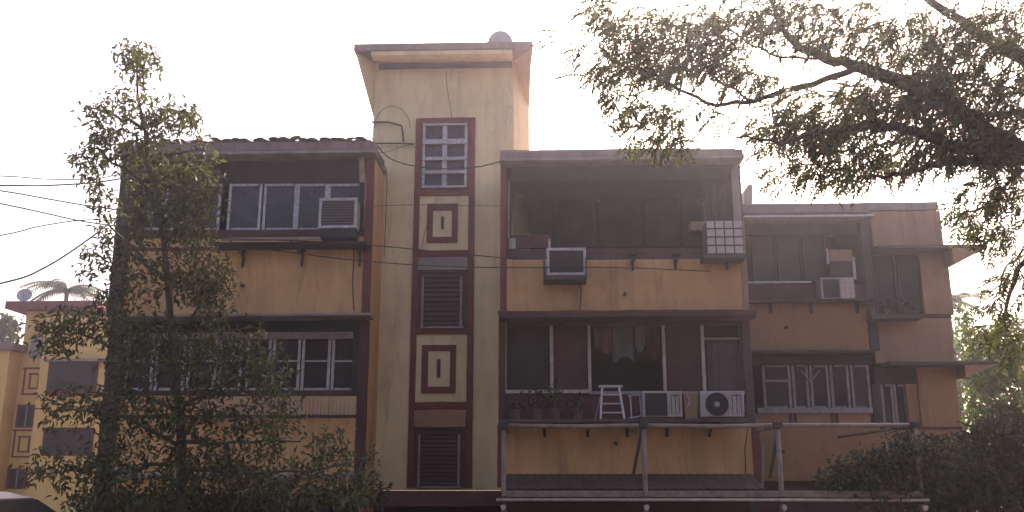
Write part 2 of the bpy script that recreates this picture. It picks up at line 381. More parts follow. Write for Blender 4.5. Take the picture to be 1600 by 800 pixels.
# --- stair tower
TX0, TX1 = at(583, 190, YT).x, at(803, 190, YT).x
TXR = at(827, 190, YT+0.75).x
zt = at(700, 93, YT).z
shape = [(TX0, YT), (TX1, YT), (TXR, YT+0.75), (TXR-0.3, 22.5), (TX0, 22.5)]
part('tower_wall', MB().prism(shape, 'z', ZB-0.05, zt), YEL2)
zs0, zs1 = at(700, 77, 18.95).z, at(700, 66, 18.95).z
sX0, sX1 = at(553, 68, 18.95).x, at(833, 68, 18.95).x
part('tower_roof', MB().prism([(sX0, 18.95), (sX1, 18.95), (sX1-0.25, 22.7), (sX0, 22.7)], 'z', zs0, zs1), PINK, 0.015)
zsof = zs0-0.002
part('tower_soffit', MB().prism([(18.99, zsof), (22.4, zsof), (22.4, zt-0.01), (YT+0.14, zt-0.01), (YT+0.14, zt+0.05), (19.25, zsof-0.10), (18.99, zsof-0.10)], 'x', TX0+0.02, TX1-0.02), YEL2)
P('slot_shade_strip', 592, 92, 800, 107, YT-0.006, 0.05, HOOD, 0)  # dark strip on the wall face, painted as the gap's shade
zfin = at(583, 182, YT).z
f = MB().add([(sX0+0.03, 18.99, zsof), (TX0, 18.99, zsof), (TX0, YT, zsof), (sX0+0.03, YT+3, zsof), (TX0, YT+3, zsof), (TX0-0.004, YT, zfin), (TX0-0.004, YT+3, zfin)],
             [(0, 5, 2, 1), (0, 3, 6, 5), (3, 4, 6), (0, 1, 2, 4, 3), (2, 5, 6, 4)])
part('tower_fin', f, YEL2, 0)
f = MB().prism([(TX1+0.01, YT+0.02), (sX1-0.03, 19.02), (sX1+0.02, 19.2), (TXR, YT+0.74)], 'z', zsof-0.35, zsof)
f = MB().add([(TX1, YT, zt-0.01), (sX1-0.03, 19.0, zsof), (TXR+0.02, YT+0.75, zsof), (TXR, YT+0.75, zt-0.9), (TX1, YT, zsof)],
             [(0, 1, 4), (0, 3, 1), (1, 3, 2), (4, 1, 2)])
part('tower_fin', f, YEL2, 0)

def sP(name, x0, y0, x1, y1, proud, d, m, bevel=0.006, parent=None): return P(name, x0, y0, x1, y1, YT-proud, d, m, bevel, parent)
# maroon frame: two tall trims and cross beams
zA, zBm = at(695, 185, YT).z, at(685, 768, YT).z
xl0, xl1 = at(650, 190, YT-.05).x, at(658.5, 190, YT-.05).x
xr0, xr1 = at(733.5, 190, YT-.05).x, at(742.5, 190, YT-.05).x
part('tower_trim', MB().box(xl0, xl1, YT-0.05, YT+0.05, ZB, zA), MAR)
part('tower_trim', MB().box(xr0, xr1, YT-0.05, YT+0.05, ZB, zA), MAR)
def beam(y0, y1, m=MAR, proud=0.046, name='cross_beam'):
    return part(name, MB().box(xl1, xr0, YT-proud, YT+0.05, at(690, y1, YT).z, at(690, y0, YT).z), m)
beam(185, 194); beam(294, 306); beam(391.5, 402); beam(513, 522); beam(628, 640)
beam(403, 423, CONC, 0.075, 'lintel'); beam(641, 668, TAN, 0.11, 'lintel')
# ventilator: two columns, four rows of openings
z0, z1 = at(695, 294, YT).z, at(695, 194, YT).z
part('ventilator_recess', MB().box(xl1, xr0, YT-0.012, YT-0.004, z0, z1), DARKW, 0)
v = part('ventilator', MB().box(xl1, xl1+0.04, YT-0.055, YT-0.015, z0, z1).box(xr0-0.04, xr0, YT-0.055, YT-0.015, z0, z1), MAR, 0)
xm = (xl1+xr0)/2
obj('upright', MB().box(xm-0.055, xm+0.05, YT-0.07, YT-0.014, z0, z1), FRAME, v)
obj('upright', MB().box(xl1+0.042, xl1+0.10, YT-0.068, YT-0.014, z0, z1), FRAME, v)
obj('upright', MB().box(xr0-0.10, xr0-0.042, YT-0.068, YT-0.014, z0, z1), FRAME, v)
for (ya, yb) in ((193.5, 198), (217, 227), (245, 252), (266, 273), (290, 295)):
    zz0, zz1 = at(695, yb, YT).z, at(695, ya, YT).z
    obj('crossbar', MB().prism([(YT-0.10, zz0), (YT-0.10, zz0+0.6*(zz1-zz0)), (YT-0.016, zz1), (YT-0.016, zz0)], 'x', xl1+0.043, xr0-0.043), FRAME, v)
for k, (xa, xb) in enumerate(((xl1+0.10, xm-0.055), (xm+0.05, xr0-0.10))):
    for (ya, yb) in ((198, 217), (227, 245), (252, 266), (273, 290)):
        zz0, zz1 = at(695, yb, YT).z, at(695, ya, YT).z
        obj('pane', MB().prism([(YT-0.03, zz0), (YT-0.025, zz0), (YT-0.013, zz1), (YT-0.018, zz1)], 'x', xa, xb), GLASS, v)
# panels with ring and slit
def ring(x0, y0, x1, y1, a0, b0, a1, b1, s):
    oX0, oX1, oZ0, oZ1 = rect(x0, y0, x1, y1, YT-.03); iX0, iX1, iZ0, iZ1 = rect(a0, b0, a1, b1, YT-.03)
    r = MB()
    ya, yb = YT-0.035, YT+0.02
    r.box(oX0, iX0, ya, yb, oZ0, oZ1); r.box(iX1, oX1, ya, yb, oZ0, oZ1)
    r.box(iX0, iX1, ya+0.002, yb, iZ1, oZ1); r.box(iX0, iX1, ya+0.002, yb, oZ0, iZ0)
    part('ornament_frame', r, MAR, 0.004)
    sP('slit', *s, 0.02, 0.05, MARD, 0.002)
ring(667, 318, 715, 379, 676, 328, 706, 370, (689, 338, 693.5, 358))
ring(658.5, 539, 712, 614, 668.5, 548, 703, 604, (682.5, 561, 688, 590))
# louvred stair windows
def stair_window(y0, y1, n):
    z0, z1 = at(688, y1, YT).z, at(688, y0, YT).z
    fr = MB().box(xl1, xl1+0.09, YT-0.03, YT+0.02, z0, z1).box(xr0-0.09, xr0, YT-0.03, YT+0.02, z0, z1)
    wd = part('stair_window', fr, MARD, 0.004)
    obj('pane', MB().box(xl1+0.09, xr0-0.09, YT-0.008, YT-0.003, z0, z1), HOOD, wd)
    obj('jamb', MB().box(xl1+0.092, xl1+0.135, YT-0.05, YT-0.01, z0+0.04, z1-0.12), GREYF, wd)
    obj('jamb', MB().box(xr0-0.165, xr0-0.115, YT-0.05, YT-0.01, z0+0.04, z1-0.12), GREYF, wd)
    for k in range(n):
        zz = z0+0.05+(z1-z0-0.1)*(k+0.5)/n
        obj('louvre', MB().prism([(YT-0.055, zz-0.035), (YT-0.045, zz-0.035), (YT-0.012, zz+0.03), (YT-0.022, zz+0.03)], 'x', xl1+0.14, xr0-0.17), SHUT if k % 3 else LOUV, wd)
    obj('sill', MB().box(xl1+0.08, xr0-0.08, YT-0.09, YT-0.01, z0-0.005, z0+0.03), GREYF, wd)
stair_window(424, 513, 11); stair_window(669, 762, 13)
part('porch_slab', MB().box(at(600, 780, 17.9).x, RX0-0.01, 17.7, 19.55, ZB-0.32, ZB-0.06), MARD)
part('porch_wall', MB().box(LX1, RX0, YT-0.02, YT+0.2, 0, ZB-0.06), MARD)

# --- right block
zrR = zat(235, 17.62, 960)
part('side_wall', MB().box(RX0+0.002, RX0+0.1, YF+0.05, 27, 0, zrR-0.05), YEL)
part('shade_lining', MB().box(RX0+0.101, RX0+0.119, YF+0.04, 20.6, 0.5, zrR-0.2), MARD)  # dark sheet added to paint shade on the lit inner side
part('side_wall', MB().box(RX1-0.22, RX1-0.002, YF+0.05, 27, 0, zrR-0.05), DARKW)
part('ceiling', MB().box(RX0+0.12, RX1-0.22, YF+0.02, 20.6, zrR-0.19, zrR-0.142), HOOD)  # added board carrying the balcony's shade in its dark colour
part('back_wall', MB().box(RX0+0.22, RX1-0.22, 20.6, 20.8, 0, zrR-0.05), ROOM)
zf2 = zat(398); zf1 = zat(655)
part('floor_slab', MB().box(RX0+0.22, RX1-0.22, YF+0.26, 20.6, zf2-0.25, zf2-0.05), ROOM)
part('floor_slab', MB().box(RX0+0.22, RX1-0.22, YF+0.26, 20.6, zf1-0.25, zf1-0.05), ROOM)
xa, xb = RX0-0.02, RX1-0.02
part('roof_slab', MB().box(xa, xb, 17.62, 27, zrR-0.14, zrR), PINK, 0.012)
part('fascia_lip', MB().box(xa-0.01, xb+0.01, 17.58, 18.0, zrR-0.21, zrR-0.145), CONC)
part('roof_coping', MB().box(xa, at(1095, 234, 17.6).x, 17.66, 18.1, zrR+0.002, zrR+0.05), CONC)
Z0, Z1 = zat(280), zat(250)
part('hood_board', MB().prism([(YF-0.3, Z1+0.08), (YF-0.26, Z1+0.1), (YF+0.24, Z0), (YF+0.2, Z0)], 'x', RX0+0.2, RX1-0.15), HOOD)
P('pilaster', 781.5, 250, 791.5, 487, YF-0.03, 0.2, MAR)
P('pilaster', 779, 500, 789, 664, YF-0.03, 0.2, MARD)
P('pilaster', 777, 664, 787, 762, YF-0.03, 0.2, MAR)
P('pilaster', 1158, 345, 1167, 487, YF-0.03, 0.2, TAN)
P('pilaster', 1163, 500, 1176, 664, YF-0.03, 0.2, DARKW)
P('pilaster', 1177, 668, 1190, 760, YF-0.03, 0.2, MAR)
P('corner_post', 1144, 252, 1156, 345, YF+0.02, 0.15, CONC)
P('parapet_rail', 792, 388, 1158, 397, YF+0.02, 0.2, MARD)
P('balcony_lattice_top', 792, 366, 860, 388, YF+0.22, 0.06, MARD)
P('spandrel', 790, 399, 1160, 487, YF, 0.25, YEL)
P('wall_strip', 790, 397, 1160, 403, YF-0.012, 0.1, MARD)
sh = part('window_shelf', MB().pbox(915, 402, 1110, 404.5, 17.6, 0.04).pbox(800, 402, 852, 405, 17.65, 0.04), IRON, 0)
for px in (988, 1055, 1135):
    b = MB(); p0 = at(px, 405, 17.97)
    b.box(p0.x-0.022, p0.x+0.022, 17.94, 17.985, zat(424, 17.97), zat(402, 17.97))
    b.tube([(p0.x, 17.96, zat(416, 17.97)), (p0.x+0.02, 17.62, zat(404, 17.62))], 0.014, 5)
    b.box(p0.x-0.07, p0.x+0.07, 17.62, 17.97, zat(404.5, 17.97)-0.01, zat(404.5, 17.97)+0.012)
    part('shelf_bracket', b, IRON, 0)
X0, X1, Z0, Z1 = rect(779, 487, 1182, 496, 17.55)
part('sunshade', MB().prism([(17.5, Z0), (17.5, Z1), (YF-0.001, Z1+0.06), (YF-0.001, Z0-0.01)], 'x', X0, X1), MARD)
P('sunshade_trim', 777, 484.5, 1170, 488, 17.75, 0.24, MAR)
# upper balcony: inner wall with dim windows and a curtain
window_row([(812, 862), (870, 930), (938, 1000), (1008, 1060)], 290, 385, 20.3, HOOD, GLASS2, 3, 3)
part('door', MB().pbox(1066, 285, 1096, 386, 20.4, 0.1), SHUT)
cu = MB()
X0, X1, Z0, Z1 = rect(1098, 262, 1146, 345, YF+0.5)
for k in range(14):
    a, b_ = X0+(X1-X0)*k/14, X0+(X1-X0)*(k+1)/14
    ya, yb = YF+0.5+0.03*math.sin(k*1.9), YF+0.5+0.03*math.sin((k+1)*1.9)
    cu.add([(a, ya, Z0), (b_, yb, Z0), (b_, yb, Z1), (a, ya, Z1)], [(0, 1, 2, 3)])
part('curtain', cu, CURT, 0)
P('balcony_pole', 793, 282, 796, 372, YF+0.1, 0.04, FRAME, 0)
P('shelf_box', 1078, 346, 1104, 360, YF+0.3, 0.2, TAN)
# lower windows: cream posts, shutters, glass, curtain
P('lintel', 790, 497, 1164, 509, YF+0.12, 0.15, HOOD)
for (x, w_) in ((862, 5.5), (921, 5), (1038, 5), (1099, 5)):
    P('window_post', x-w_/2, 508, x+w_/2, 611, YF+0.06, 0.07, CREAM, 0.004)
def pane_panel(name, a, b, y0, y1, Y, m): return P(name, a, y0, b, y1, Y, 0.02, m, 0)
pane_panel('window_pane', 791, 858, 509, 610, YF+0.2, GLASS2)
pane_panel('shutter', 866, 917, 509, 608, YF+0.17, SHUT)
pane_panel('window_pane', 925, 1034, 509, 610, YF+1.2, GLASS2)
pane_panel('shutter', 1042, 1096, 509, 610, YF+0.17, SHUT)
pane_panel('window_pane', 1102, 1160, 509, 610, YF+0.22, GLASS2)
P('window_head', 1100, 527, 1160, 531, YF+0.08, 0.04, GREYF)
cu = MB(); X0, X1, Z0, Z1 = rect(1106, 532, 1156, 610, YF+0.17)
for k in range(16):
    a, b_ = X0+(X1-X0)*k/16, X0+(X1-X0)*(k+1)/16
    ya, yb = YF+0.17+0.02*math.sin(k*1.7), YF+0.17+0.02*math.sin((k+1)*1.7)
    cu.add([(a, ya, Z0), (b_, yb, Z0), (b_, yb, Z1), (a, ya, Z1)], [(0, 1, 2, 3)])
part('curtain', cu, CURT, 0)
P('window_sill', 790, 609, 921, 614.5, YF-0.02, 0.2, CREAM, 0.004)
P('window_sill', 921.5, 611, 1164, 616, YF-0.02, 0.2, GREYF, 0.004)
P('parapet', 789, 616, 1166, 660, YF+0.02, 0.2, MARD)
P('equipment_shelf', 779, 654.5, 1170, 660, 17.3, 0.72, DARKW)
P('spandrel', 788, 660.5, 1178, 757, YF+0.003, 0.25, YEL)
for px in (851, 918, 980, 1042, 1108):
    b = MB(); p0 = at(px, 672, 17.97); b.box(p0.x-0.025, p0.x+0.025, 17.93, 17.995, zat(683, 17.97), zat(660.5, 17.97))
    b.tube([(p0.x, 17.95, zat(681, 17.97)), (p0.x, 17.45, zat(661, 17.5))], 0.015, 5)
    part('shelf_bracket', b, IRON, 0)
# sheet awning at the foot and the shaded ground storey
aw = MB(); X0, X1 = at(788, 755, 17).x, at(1195, 755, 17).x; n = 60; ZA = zat(741); ZC = at(900, 764, 16.95).z
for k in range(n):
    a, b_ = X0+(X1-X0)*k/n, X0+(X1-X0)*(k+1)/n; d0, d1 = 0.010*(k % 2), 0.010*((k+1) % 2)
    aw.add([(a, 16.95, ZC+d0), (b_, 16.95, ZC+d1), (b_, YF-0.003, ZA+d1), (a, YF-0.003, ZA+d0)], [(0, 1, 2, 3)])
o_ = part('sheet_awning', aw, SHEET, 0)
m_ = o_.modifiers.new('thickness', 'SOLIDIFY'); m_.thickness = 0.006
part('plinth_wall', MB().box(LX0+0.05, LX1-0.04, YF+0.08, YF+0.3, 0, zat(772, YF, 400)), MARD)
part('plinth_wall', MB().box(RX0+0.1, RX1+0.05, YF+0.1, YF+0.3, 0, zat(757)), MARD)

# --- right wing
WX0 = RX1+0.01
zrW = at(1300, 318, YW).z
xm_ = at(1362, 420, YW).x                             # where the balconies end and the end bay starts
part('side_wall', MB().box(WX1-0.25, WX1, YW+0.05, 27, 0, zrW), TAN)
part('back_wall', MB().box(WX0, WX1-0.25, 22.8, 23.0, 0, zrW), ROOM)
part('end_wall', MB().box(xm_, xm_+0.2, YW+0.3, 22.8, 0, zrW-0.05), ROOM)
part('roof_slab', MB().box(WX0, WX1+0.02, YW+0.01, 27, zrW-0.16, zrW+0.02), CONC)
P('parapet', 1160, 319, 1357, 334, YW-0.01, 0.2, PINK)
P('awning_sheet', 1163, 335.6, 1366, 338.6, YW-0.5, 0.55, ALU, 0)
zq = zat(339, YW, 1260)
part('hood_board', MB().prism([(YW-0.02, zq+0.1), (YW+0.02, zq+0.1), (YW+0.3, zq-0.35), (YW+0.26, zq-0.35)], 'x', WX0, xm_), HOOD)
P('pilaster', 1352, 340, 1366, 548, YW-0.02, 0.2, DARKW)
P('floor_beam', 1165, 444, 1354, 467, YW+0.02, 0.2, MARD)
P('balcony_rail', 1165, 439.5, 1268, 442, YW-0.02, 0.04, ALU, 0)
P('ledge', 1165, 466, 1362, 471, YW-0.25, 0.27, DARKW)
P('spandrel', 1165, 471, 1356, 547, YW, 0.25, ORA)
for px in (1205, 1268, 1340):
    P('shelf_bracket', px-2, 471, px+2, 489, YW-0.06, 0.06, IRON, 0)
window_row([(1175, 1212), (1214, 1252), (1254, 1290)], 352, 440, YW+0.4, DARKW, GLASS2, 2.5, 2.5)
P('window_post', 1292, 388, 1295, 412, YW+0.1, 0.05, FRAME, 0)
P('window_post', 1333, 402, 1337, 436, YW+0.1, 0.05, FRAME, 0)
P('window_panel', 1296, 390, 1332, 408, YW+0.14, 0.03, TAN, 0)
P('window_pane', 1296, 408, 1332, 436, YW+0.15, 0.02, GLASS2, 0)
X0, X1, Z0, Z1 = rect(1172, 546.5, 1366, 551, YW-0.4)
part('sunshade', MB().box(X0, X1, YW-0.4, YW+0.1, Z0, Z1), DARKW)
P('lintel', 1172, 552, 1362, 571, YW+0.1, 0.15, HOOD)
window_row([(1192, 1236), (1238, 1264), (1266, 1296), (1298, 1328), (1330, 1360)], 570, 638, YW+0.1, GREYF, GLASS2, 4.5, 3.5)
wnd = P('window_transom', 1197, 593, 1232, 597, YW+0.09, 0.05, GREYF, 0)
for (x0, x1) in ((1266, 1250), (1266, 1281)):
    a, b_ = at(x0, 597, YW+.08), at(x1, 578, YW+.08)
    part('arch_brace', MB().tube([a, b_], 0.022, 5), GREYF, 0)
P('window_sill', 1184, 637, 1364, 646, YW-0.04, 0.25, GREYF)
P('spandrel', 1176, 646, 1360, 662, YW+0.01, 0.25, ORA)
for px in (1236, 1243, 1301, 1308): P('strut', px-2, 646, px+2, 662, YW-0.02, 0.05, MARD, 0)
P('wall_strip', 1176, 661, 1372, 667, YW-0.016, 0.1, MARD)
P('spandrel', 1184, 667, 1372, 752, YW+0.004, 0.25, ORA)
part('plinth_wall', MB().box(WX0+0.05, WX1-0.01, YW+0.1, YW+0.3, 0, zat(752, YW, 1300)), MARD)
# end bay
P('end_bay_wall', 1362, 330, 1472, 385, YW+0.0, 0.25, TAN)
P('end_bay_wall', 1440, 385, 1485, 492, YW+0.001, 0.25, TAN)
P('end_bay_wall', 1366, 497, 1489, 567, YW+0.002, 0.25, TAN)
P('end_bay_wall', 1436, 567, 1497, 670, YW+0.003, 0.25, ORA)
P('end_bay_wall', 1372, 667, 1502, 765, YW+0.002, 0.25, ORA)
P('string_course', 1364, 490.5, 1486, 496, YW-0.03, 0.2, MARD)
P('string_course', 1376, 666.5, 1505, 671, YW-0.03, 0.2, MARD)
window_row([(1366, 1402), (1403, 1440)], 392, 490, YW+0.14, DARKW, GLASS2, 4, 4)
P('window_reveal', 1366, 388, 1440, 393, YW+0.1, 0.1, HOOD)
window_row([(1378, 1397), (1398, 1418)], 600, 664, YW+0.14, GREYF, GLASS2, 4, 4)
P('window_reveal', 1366, 572, 1436, 600, YW+0.12, 0.1, DARKW)
P('lattice_wall', 1418, 600, 1436, 667, YW+0.06, 0.15, ORA)
P('window_reveal', 1364, 600, 1378, 667, YW+0.1, 0.1, DARKW)
zz1, zz0 = at(1480, 382, YW-0.5).z, at(1480, 387, YW-0.5).z
xt, xw = at(1543, 384, YW-0.5).x, WX1+0.001
zlo = at(1480, 414, YW-0.4).z
def side_shade(zt_, zb_, zl_, xtip):
    s = MB().prism([(xm_+0.02, zb_), (xw, zb_), (xtip, zb_), (xtip, zt_), (xm_+0.02, zt_)], 'y', YW-0.5, YW+2.5)
    part('side_sunshade', s, DARKW, 0.006)
    part('sunshade_haunch', MB().prism([(xw, zl_), (xtip-0.05, zb_-0.002), (xw, zb_-0.002)], 'y', YW-0.46, YW+2.4), TAN, 0)
side_shade(zz1, zz0, zlo, xt)
zz1, zz0 = at(1490, 564.5, YW-0.5).z, at(1490, 569.5, YW-0.5).z
side_shade(zz1, zz0, at(1500, 590, YW-0.4).z, at(1563, 566, YW-0.5).x)
# stub on the wing's parapet
b = at(1168, 318, 21.2); t_ = at(1170, 291, 21.2)
part('roof_stub', MB().prism([(b.x-0.12, b.z-0.2), (b.x+0.08, b.z-0.2), (b.x+0.13, t_.z), (b.x+0.04, t_.z+0.03), (b.x-0.08, t_.z-0.12)], 'y', 21.1, 21.4), CONC)

# ------------------------------------------------------------------ equipment on the building
def dish(loc, label, r, tilt, rz, m, h=None):
    t = thing('satellite_dish', label, 'satellite dish', loc)
    prof = [(r*k/7, 0.30*r*(k/7)**2) for k in range(8)]
    d = MB().lathe([(0.001, 0)]+prof[1:], (0, 0, 0), 24)
    M = Matrix.Rotation(rz, 4, 'Z') @ Matrix.Rotation(tilt, 4, 'X')
    h = h or r*1.1
    d.v = [tuple(M @ Vector(p) + Vector((loc[0], loc[1], loc[2]+h))) for p in d.v]
    o = obj('reflector', d, m, t, smooth=True); o.modifiers.new('thickness', 'SOLIDIFY').thickness = 0.012
    obj('mast', MB().tube([(loc[0], loc[1], loc[2]-0.05), (loc[0], loc[1], loc[2]+h)], 0.03, 8), STEEL, t)
    c = Vector((loc[0], loc[1], loc[2]+h))
    tip = c + (M.to_3x3() @ Vector((0, 0, r*0.95)))
    low = c + (M.to_3x3() @ Vector((0, -r*0.95, 0.28*r)))
    obj('feed_arm', MB().tube([low, tip], 0.014, 6), STEEL, t)
    obj('feed_horn', MB().tube([tip, tip + (c-tip).normalized()*0.12], [0.045, 0.03], 8), WHITE, t)
p = at(780, 68, 19.3)
dish((p.x, 19.3, zs1), 'large grey satellite dish on the roof of the stair tower', 0.30, math.radians(70), math.radians(168), DISH, 0.12)
p = at(686, 66, 19.6)
t = thing('lightning_rod', 'thin upright rod on the stair tower roof left of the dish', 'rod', (p.x, 19.6, zs1))
obj('rod', MB().tube([(p.x, 19.6, zs1), (p.x, 19.6, zs1+0.62)], [0.008, 0.004], 5), IRON, t)
obj('base', MB().box(p.x-0.05, p.x+0.05, 19.55, 19.65, zs1-0.001, zs1+0.06), CONC, t)

def window_ac(x0, y0, x1, y1, Y, label, depth=0.5, face=BLACK, case=WHITE, rim=FRAME, nslat=9):
    X0, X1, Z0, Z1 = rect(x0, y0, x1, y1, Y)
    t = thing('air_conditioner', label, 'air conditioner', ((X0+X1)/2, Y+depth/2, Z0), None)
    obj('casing', MB().box(X0+0.02, X1-0.02, Y+0.03, Y+depth, Z0+0.02, Z1-0.02), case, t, bevel=0.01)
    w_ = 0.055
    obj('rim', MB().box(X0, X0+w_, Y, Y+0.04, Z0, Z1).box(X1-w_, X1, Y, Y+0.04, Z0, Z1).box(X0+w_, X1-w_, Y+0.002, Y+0.04, Z1-w_, Z1).box(X0+w_, X1-w_, Y+0.002, Y+0.04, Z0, Z0+w_), rim, t, bevel=0.004)
    obj('grille_back', MB().box(X0+w_, X1-w_, Y+0.018, Y+0.028, Z0+w_, Z1-w_), face, t)
    for k in range(nslat):
        z = Z0+w_+(Z1-Z0-2*w_)*(k+0.5)/nslat
        obj('slat', MB().box(X0+w_, X1-w_, Y+0.006, Y+0.017, z-0.008, z+0.008), BLACK, t)
    return t, (X0, X1, Z0, Z1)
t, q = window_ac(498, 309, 557.5, 356, 17.62, 'white rimmed window air conditioner at the right end of the upper left windows', 0.7, ACF)
q2 = rect(505, 357, 556, 372, 17.7)
obj('stand', MB().box(q[0]+0.03, q[1]-0.02, 17.66, 18.1, q2[2], q[2]-0.002), HOOD, t)
t, q = window_ac(854, 387, 916, 430, 17.5, 'dark air conditioner with a thin pale rim hanging below the upper right balcony', 0.55, BLACK, HOOD)
q2 = rect(849, 402, 917, 436, 17.45)
obj('cage', MB().box(q2[0], q2[0]+0.03, 17.45, 18.0, q2[2], q2[3]).box(q2[1]-0.03, q2[1], 17.45, 18.0, q2[2], q2[3]).box(q2[0]+0.03, q2[1]-0.03, 17.46, 18.0, q2[2], q[2]-0.004), IRON, t)
obj('pipe_stub', MB().tube([(q[0]+0.06, 17.6, q[3]), (q[0]+0.06, 17.6, q[3]+0.2)], 0.02, 6), FRAME, t)
# pale tiled box with a square grid
X0, X1, Z0, Z1 = rect(1104, 344, 1161, 396.5, 17.5)
t = thing('grid_box', 'pale box faced with square tiles at the right end of the upper balcony', 'grid box', ((X0+X1)/2, 17.75, Z0))
obj('casing', MB().box(X0+0.01, X1-0.01, 17.52, 18.0, Z0+0.01, Z1-0.01), DARKW, t)
nx, nz = 4, 4
for i in range(nx):
    for j in range(nz):
        a, b_ = X0+(X1-X0)*i/nx+0.013, X0+(X1-X0)*(i+1)/nx-0.013
        c_, d_ = Z0+(Z1-Z0)*j/nz+0.013, Z0+(Z1-Z0)*(j+1)/nz-0.013
        obj('tile', MB().box(a, b_, 17.5+random.uniform(0, .006), 17.519, c_, d_), PALE, t)
for j in (1, 2, 3):
    z = Z0+(Z1-Z0)*j/4; obj('bar', MB().box(X0-0.01, X1+0.01, 17.485, 17.497, z-0.009, z+0.009), IRON, t)
obj('stand', MB().pbox(1100, 396.8, 1166, 403, 17.5, 0.5), IRON, t)
# wing unit with a dark half and a pale gridded half
X0, X1, Z0, Z1 = rect(1283, 433, 1336, 466, YW-0.4)
t = thing('air_conditioner', 'air conditioner with a dark left half and pale gridded right half on the wing ledge', 'air conditioner', ((X0+X1)/2, YW-0.2, Z0))
obj('casing', MB().box(X0, X1, YW-0.37, YW+0.0, Z0, Z1), WHITE, t, bevel=0.01)
xs = X0+(X1-X0)*0.58
obj('intake', MB().box(X0+0.05, xs-0.02, YW-0.385, YW-0.371, Z0+0.02, Z1-0.04), BLACK, t)
for i in range(3):
    for j in range(4):
        a, b_ = xs+(X1-xs)*i/3+0.01, xs+(X1-xs)*(i+1)/3-0.01; c_, d_ = Z0+(Z1-Z0)*j/4+0.01, Z0+(Z1-Z0)*(j+1)/4-0.01
        obj('tile', MB().box(a, b_, YW-0.385, YW-0.371, c_, d_), PALE, t)
# two outdoor units on the lower shelf
def outdoor_unit(x0, x1, y0, y1, Y, label, fanm, square):
    X0, X1, Z0, Z1 = rect(x0, y0, x1, y1, Y)
    zf = zat(654.5, 17.3)
    Z0 = zf+0.03
    t = thing('outdoor_unit', label, 'air conditioner', ((X0+X1)/2, Y+0.17, zf), 'outdoor units on the equipment shelf')
    obj('casing', MB().box(X0, X1, Y, Y+0.34, Z0, Z1), WHITE, t, bevel=0.015)
    W, H = X1-X0, Z1-Z0
    if square:
        obj('coil_panel', MB().box(X0+0.05*W+0.01, X0+0.62*W, Y-0.012, Y-0.002, Z0+0.06*H, Z1-0.08*H), BLACK, t)
        for k in range(9):
            x = X0+0.07*W+0.54*W*k/9+0.01; obj('fin', MB().box(x, x+0.006, Y-0.02, Y-0.013, Z0+0.07*H, Z1-0.09*H), IRON, t)
    else:
        cx, cz, r = X0+0.37*W, Z0+0.49*H, 0.44*H
        d = MB().lathe([(0.001, 0), (r, 0)], (0, 0, 0), 28); d.v = [(cx+p_[0], Y-0.006, cz+p_[1]) for p_ in d.v]
        obj('fan_opening', d, BLACK, t)
        rg = MB()
        for f_ in (0.35, 0.6, 0.82, 1.0):
            rg.tube([(cx+r*f_*math.cos(2*math.pi*k/24), Y-0.02, cz+r*f_*math.sin(2*math.pi*k/24)) for k in range(25)], 0.005, 4, False)
        for k in range(12):
            a = 2*math.pi*k/12; rg.tube([(cx+0.05*math.cos(a), Y-0.018, cz+0.05*math.sin(a)), (cx+r*math.cos(a), Y-0.018, cz+r*math.sin(a))], 0.004, 4)
        obj('fan_guard', rg, IRON, t)
        for k in range(3):
            a0 = 2*math.pi*k/3+0.4; bl = MB()
            pts = [(cx+rr*math.cos(a0+da), Y-0.010+dy, cz+rr*math.sin(a0+da)) for rr, da, dy in ((0.05, 0, 0), (r*0.9, -0.1, 0), (r*0.92, 0.7, 0.003), (0.06, 0.8, 0.003))]
            bl.add(pts, [(0, 1, 2, 3)]); obj('fan_blade', bl, HOOD, t)
        hb = MB().lathe([(0.001, 0.0), (0.05, 0.0), (0.05, 0.02)], (0, 0, 0), 14); hb.v = [(cx+p_[0], Y-0.024+p_[2], cz+p_[1]) for p_ in hb.v]
        obj('hub', hb, WHITE, t)
    for k in range(3):
        x = X0+W*(0.72+0.1*k); obj('vent_slot', MB().box(x, x+0.012, Y-0.006, Y-0.001, Z0+0.12*H, Z1-0.12*H), IRON, t)
    obj('foot', MB().box(X0+0.05, X0+0.12, Y+0.03, Y+0.31, zf, Z0-0.001), IRON, t)
    obj('foot', MB().box(X1-0.12, X1-0.05, Y+0.03, Y+0.31, zf, Z0-0.001), IRON, t)
    obj('badge', MB().box(X0+W*0.76, X0+W*0.9, Y-0.012, Y-0.007, Z1-0.19*H, Z1-0.15*H), IRON, t)
outdoor_unit(1004, 1066, 611, 653, 17.42, 'grey outdoor air conditioning unit with a dark square intake beside the ladder', None, True)
outdoor_unit(1095, 1163, 611, 654, 17.4, 'pale outdoor air conditioning unit with a round dark fan on the shelf', None, False)
# piece between the units: stacked basket
X0, X1, Z0, Z1 = rect(1068, 614, 1092, 653, 17.5)
zf = zat(654.5, 17.3)
t = thing('storage_bin', 'dull brown bin with a pale handle standing between the two outdoor units', 'bin', ((X0+X1)/2, 17.62, zf))
obj('body', MB().prism([(X0+0.03, zf), (X1-0.03, zf), (X1, Z1), (X0, Z1)], 'y', 17.5, 17.74), TAN, t, bevel=0.01)
hp = [(X0+0.06+0.05*math.sin(math.pi*k/6), 17.48, Z1-0.03-(Z1-zf-0.1)*0.6*k/6) for k in range(7)]
obj('handle', MB().tube(hp, 0.014, 6), WHITE, t)
